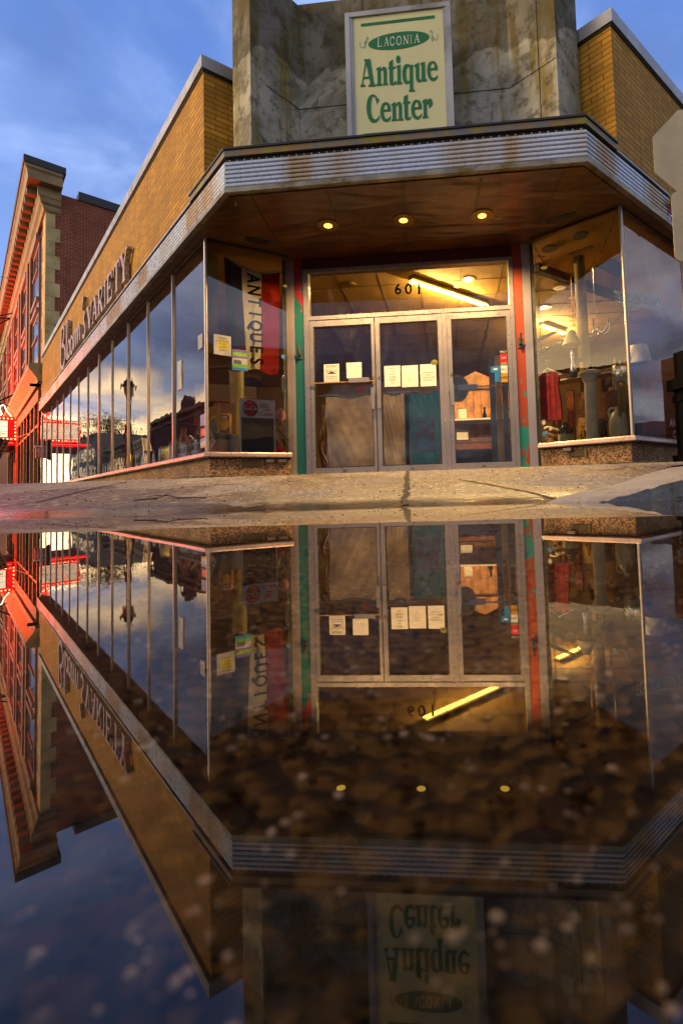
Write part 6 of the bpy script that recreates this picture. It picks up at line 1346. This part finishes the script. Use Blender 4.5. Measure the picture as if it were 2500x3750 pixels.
# fairy lights draped under the ceiling
fy = T('fairy_lights', 'dark wire of unlit fairy lights looping under the ceiling of the right window', 'string lights', rp_(.5, -.15, 2.6))
P_ = smooth_line([rp_(1.07, -.10, 3.13), rp_(1.0, -.12, 2.95), rp_(.85, -.15, 2.68), rp_(.62, -.2, 2.58), rp_(.40, -.18, 2.72), rp_(.22, -.15, 2.95), rp_(.09, -.1, 3.18)], 5); mb = MB(); mb.tube(P_, .0035, 4)
mb.build('wire', M_['iron'], fy)
for p in P_[1::2]: mb = MB(); mb.tube([p, (p[0] + .006, p[1], p[2] - .028)], .005, 4); mb.build('bulb', M_['iron'], fy)
mb = MB(); mb.tube([rp_(1.05, -.06, 3.15 - k * .11) if k % 2 else rp_(1.065, -.06, 3.15 - k * .11) for k in range(16)], .003, 4); mb.build('wire', M_['iron'], fy)
# ICE CREAM board
P1, P2 = onz(*z7(893, 870), 2.36), onz(*z7(1275, 915), 2.36); FI = Fr((P1[0], P1[1]), (P2[0], P2[1]))
ic = T('ice_cream_sign', 'long white board with notched ends reading ICE CREAM hung in the right window', 'sign', FI.p(FI.L / 2, 0, 2.3)); Li = FI.L
zc_ = 2.36; hh_ = .085; pl = [(0, zc_ + hh_)] + [(Li, zc_ + hh_)] + [(Li - .09 if k % 2 else Li + .0, zc_ + hh_ - k * hh_ * 2 / 7) for k in range(1, 7)] + [(Li, zc_ - hh_), (0, zc_ - hh_)] + [(.09 if k % 2 else 0, zc_ - hh_ + k * hh_ * 2 / 7) for k in range(1, 7)]
MB().fprism(FI, pl, -.006, .006).build('board', pm('bright_white_board', '#f4f2ec', .6, var=.03), ic); txt('ICE CREAM', FI, Li * .5, zc_, .008, .135, M_['ink'], ic, bold=.005, xs=1.0, ext=.0008)
mb = MB(); mb.tube([FI.p(Li * .25, 0, zc_ + hh_), FI.p(Li * .33, 0, 3.22)], .002, 4); mb.build('cord', M_['white'], ic); mb = MB(); mb.tube([FI.p(Li * .85, 0, zc_ + hh_), FI.p(Li * .65, 0, 3.22)], .002, 4); mb.build('cord', M_['white'], ic)
# a lamp with a pleated white shade just inside the right facade
_a = FR.on(*z7(1085, 1330), -.5); q = FR.p(_a[0], -.5, 0); wl_ = T('white_shade_lamp', 'floor lamp with a white bell shade behind the long right pane', 'floor lamp', (q[0], q[1], .6)); mb = MB(); mb.lathe([(.17, 1.70), (.12, 1.95), (.11, 1.95), (.16, 1.695)], q, 24); mb.build('shade', M_['white'], wl_, smooth=True); mb = MB(); mb.lathe([(.10, .6), (.10, .63), (.012, .66), (.012, 1.75)], q, 12); mb.build('stem', M_['brass'], wl_, smooth=True)
# gold window lettering on the long right pane
txt('ANTIQUE', FR, 1.32, .80, -.008, .15, M_['noteg'], shop, name='window_lettering', ext=.0004); txt('CENTER', FR, 1.32, .66, -.008, .13, M_['noteg'], shop, name='window_lettering', ext=.0004)

# ---------------- more stock in the windows
LJ = {'spin': [(.5, 0), (.6, .06), (.25, .14), (.3, .4), (.6, .55), (.5, .8), (.25, .9), (.35, 1)], 'vase': [(.4, 0), (.5, .05), (.7, .4), (.55, .7), (.25, .85), (.4, 1)], 'crock': [(.8, 0), (.9, .1), (.9, .8), (.75, .88), (.8, 1)], 'bottle': [(.45, 0), (.5, .05), (.5, .6), (.18, .78), (.16, 1)], 'lamp': [(.4, 0), (.15, .1), (.2, .3), (.08, .5), (.08, .58), (.75, .6), (.4, 1)], 'bowl': [(.3, 0), (.35, .1), (.9, .8), (1, 1)]}
def stock(F, kind, a, d, z, r, h, mat, name, label, cat):
    q = F.p(a, d, z); o = T(name, label, cat, q)
    if kind in LJ: mb = MB(); mb.lathe([(x * r, y * h) for x, y in LJ[kind]], q, 18); mb.build('body', M_[mat], o, smooth=True)
    else: MB().fbox(F, a - r, a + r, d - r * .7, d + r * .7, z + .001, z + h).build('body', M_[mat], o); MB().fbox(F, a - r * .7, a + r * .7, d + r * .7 + .001, d + r * .7 + .006, z + h * .25, z + h * .8).build('panel', M_['brass'] if mat != 'brass' else M_['white'], o)
P_Z = .593
for a_ in (
 (FRr, 'box', .78, -.78, 1.50, .035, .26, 'darkwood', 'narrow_box', 'narrow dark box standing on the pale shelf left of the lamp', 'box'),
 (FRr, 'vase', .66, -.76, 1.50, .05, .16, 'black', 'black_vase', 'squat black vase on the pale shelf under the lampshade', 'vase'),
 (FRr, 'bottle', .36, -.78, 1.50, .035, .20, 'brass', 'amber_bottle', 'amber bottle at the right end of the pale shelf', 'bottle'),
 (FRr, 'spin', .30, -.80, 1.50, .03, .15, 'white', 'white_candlestick', 'short white candlestick at the right end of the pale shelf', 'candlestick'),
 (FRr, 'box', 1.45, -.75, 1.50, .09, .16, 'tan', 'wooden_case', 'tan wooden case on the left end of the pale shelf', 'case'),
 (FRr, 'vase', .68, -.40, P_Z, .05, .22, 'brass', 'brass_vase', 'brass vase on the window floor between the small jug and the pedestal', 'vase'),
 (FRr, 'box', .72, -.62, P_Z, .10, .34, 'tan', 'pine_crate', 'pine crate behind the small two-tone jug', 'crate'),
 (FRr, 'crock', .50, -.60, P_Z, .09, .30, 'jugd', 'brown_crock', 'tall brown crock standing behind the stone pedestal', 'crock'),
 (FRr, 'bowl', .98, -.50, P_Z, .09, .09, 'yellow', 'yellow_bowl', 'yellow bowl behind the heap of roots', 'bowl'),
 (FRr, 'lamp', .44, -.95, P_Z, .14, .75, 'tan', 'wooden_lamp', 'wooden lamp with a tan shade behind the barrel', 'table lamp'),
 (FR, 'box', .75, -.45, P_Z, .12, .40, 'tan', 'wicker_hamper', 'tan hamper behind the long right pane', 'hamper'),
 (FR, 'vase', 1.05, -.40, P_Z, .08, .34, 'noteg', 'pale_urn', 'pale urn behind the long right pane', 'urn'),
 (FR, 'lamp', 1.35, -.5, P_Z, .16, .80, 'white', 'bedside_lamp', 'white lamp standing far behind the long right pane', 'table lamp'),
 (FLr, 'lamp', .72, -.75, P_Z, .12, .62, 'jug', 'cream_lamp', 'cream shaded lamp behind the chalkboard', 'table lamp'),
 (FLr, 'box', .30, -.70, P_Z, .12, .72, 'wood', 'mantel_cabinet', 'brown cabinet behind the two tubs', 'cabinet'),
 (FLr, 'spin', .06, -.42, P_Z, .05, .42, 'brass', 'brass_lamp_base', 'tall brass lamp base by the gilt frame', 'lamp base'),
 (FLr, 'vase', .90, -.35, P_Z, .07, .36, 'jugd', 'brown_vase', 'dark brown vase behind the diagonal sign', 'vase'),
 (FLr, 'bottle', .98, -.25, P_Z, .04, .5, 'brass', 'tall_bottle', 'tall amber bottle at the right end of the left window', 'bottle'),
 (FL, 'box', 2.1, -.35, P_Z, .16, .35, 'wood', 'tool_chest', 'brown tool chest in the second long window pane', 'chest'),
 (FL, 'crock', 2.6, -.30, P_Z, .12, .30, 'jug', 'cream_crock', 'cream crock at the start of the third long window pane', 'crock'),
 (FL, 'lamp', 4.2, -.4, P_Z, .15, .6, 'white', 'porcelain_lamp', 'white lamp in the fourth long window pane', 'table lamp'),
 (FL, 'vase', 5.4, -.4, P_Z, .10, .5, 'brass', 'tall_brass_urn', 'tall brass urn in the fifth long window pane', 'urn'),
 (FL, 'box', 6.4, -.4, P_Z, .2, .5, 'darkwood', 'radio_cabinet', 'dark radio cabinet in the sixth long window pane', 'cabinet'),
): stock(*a_)
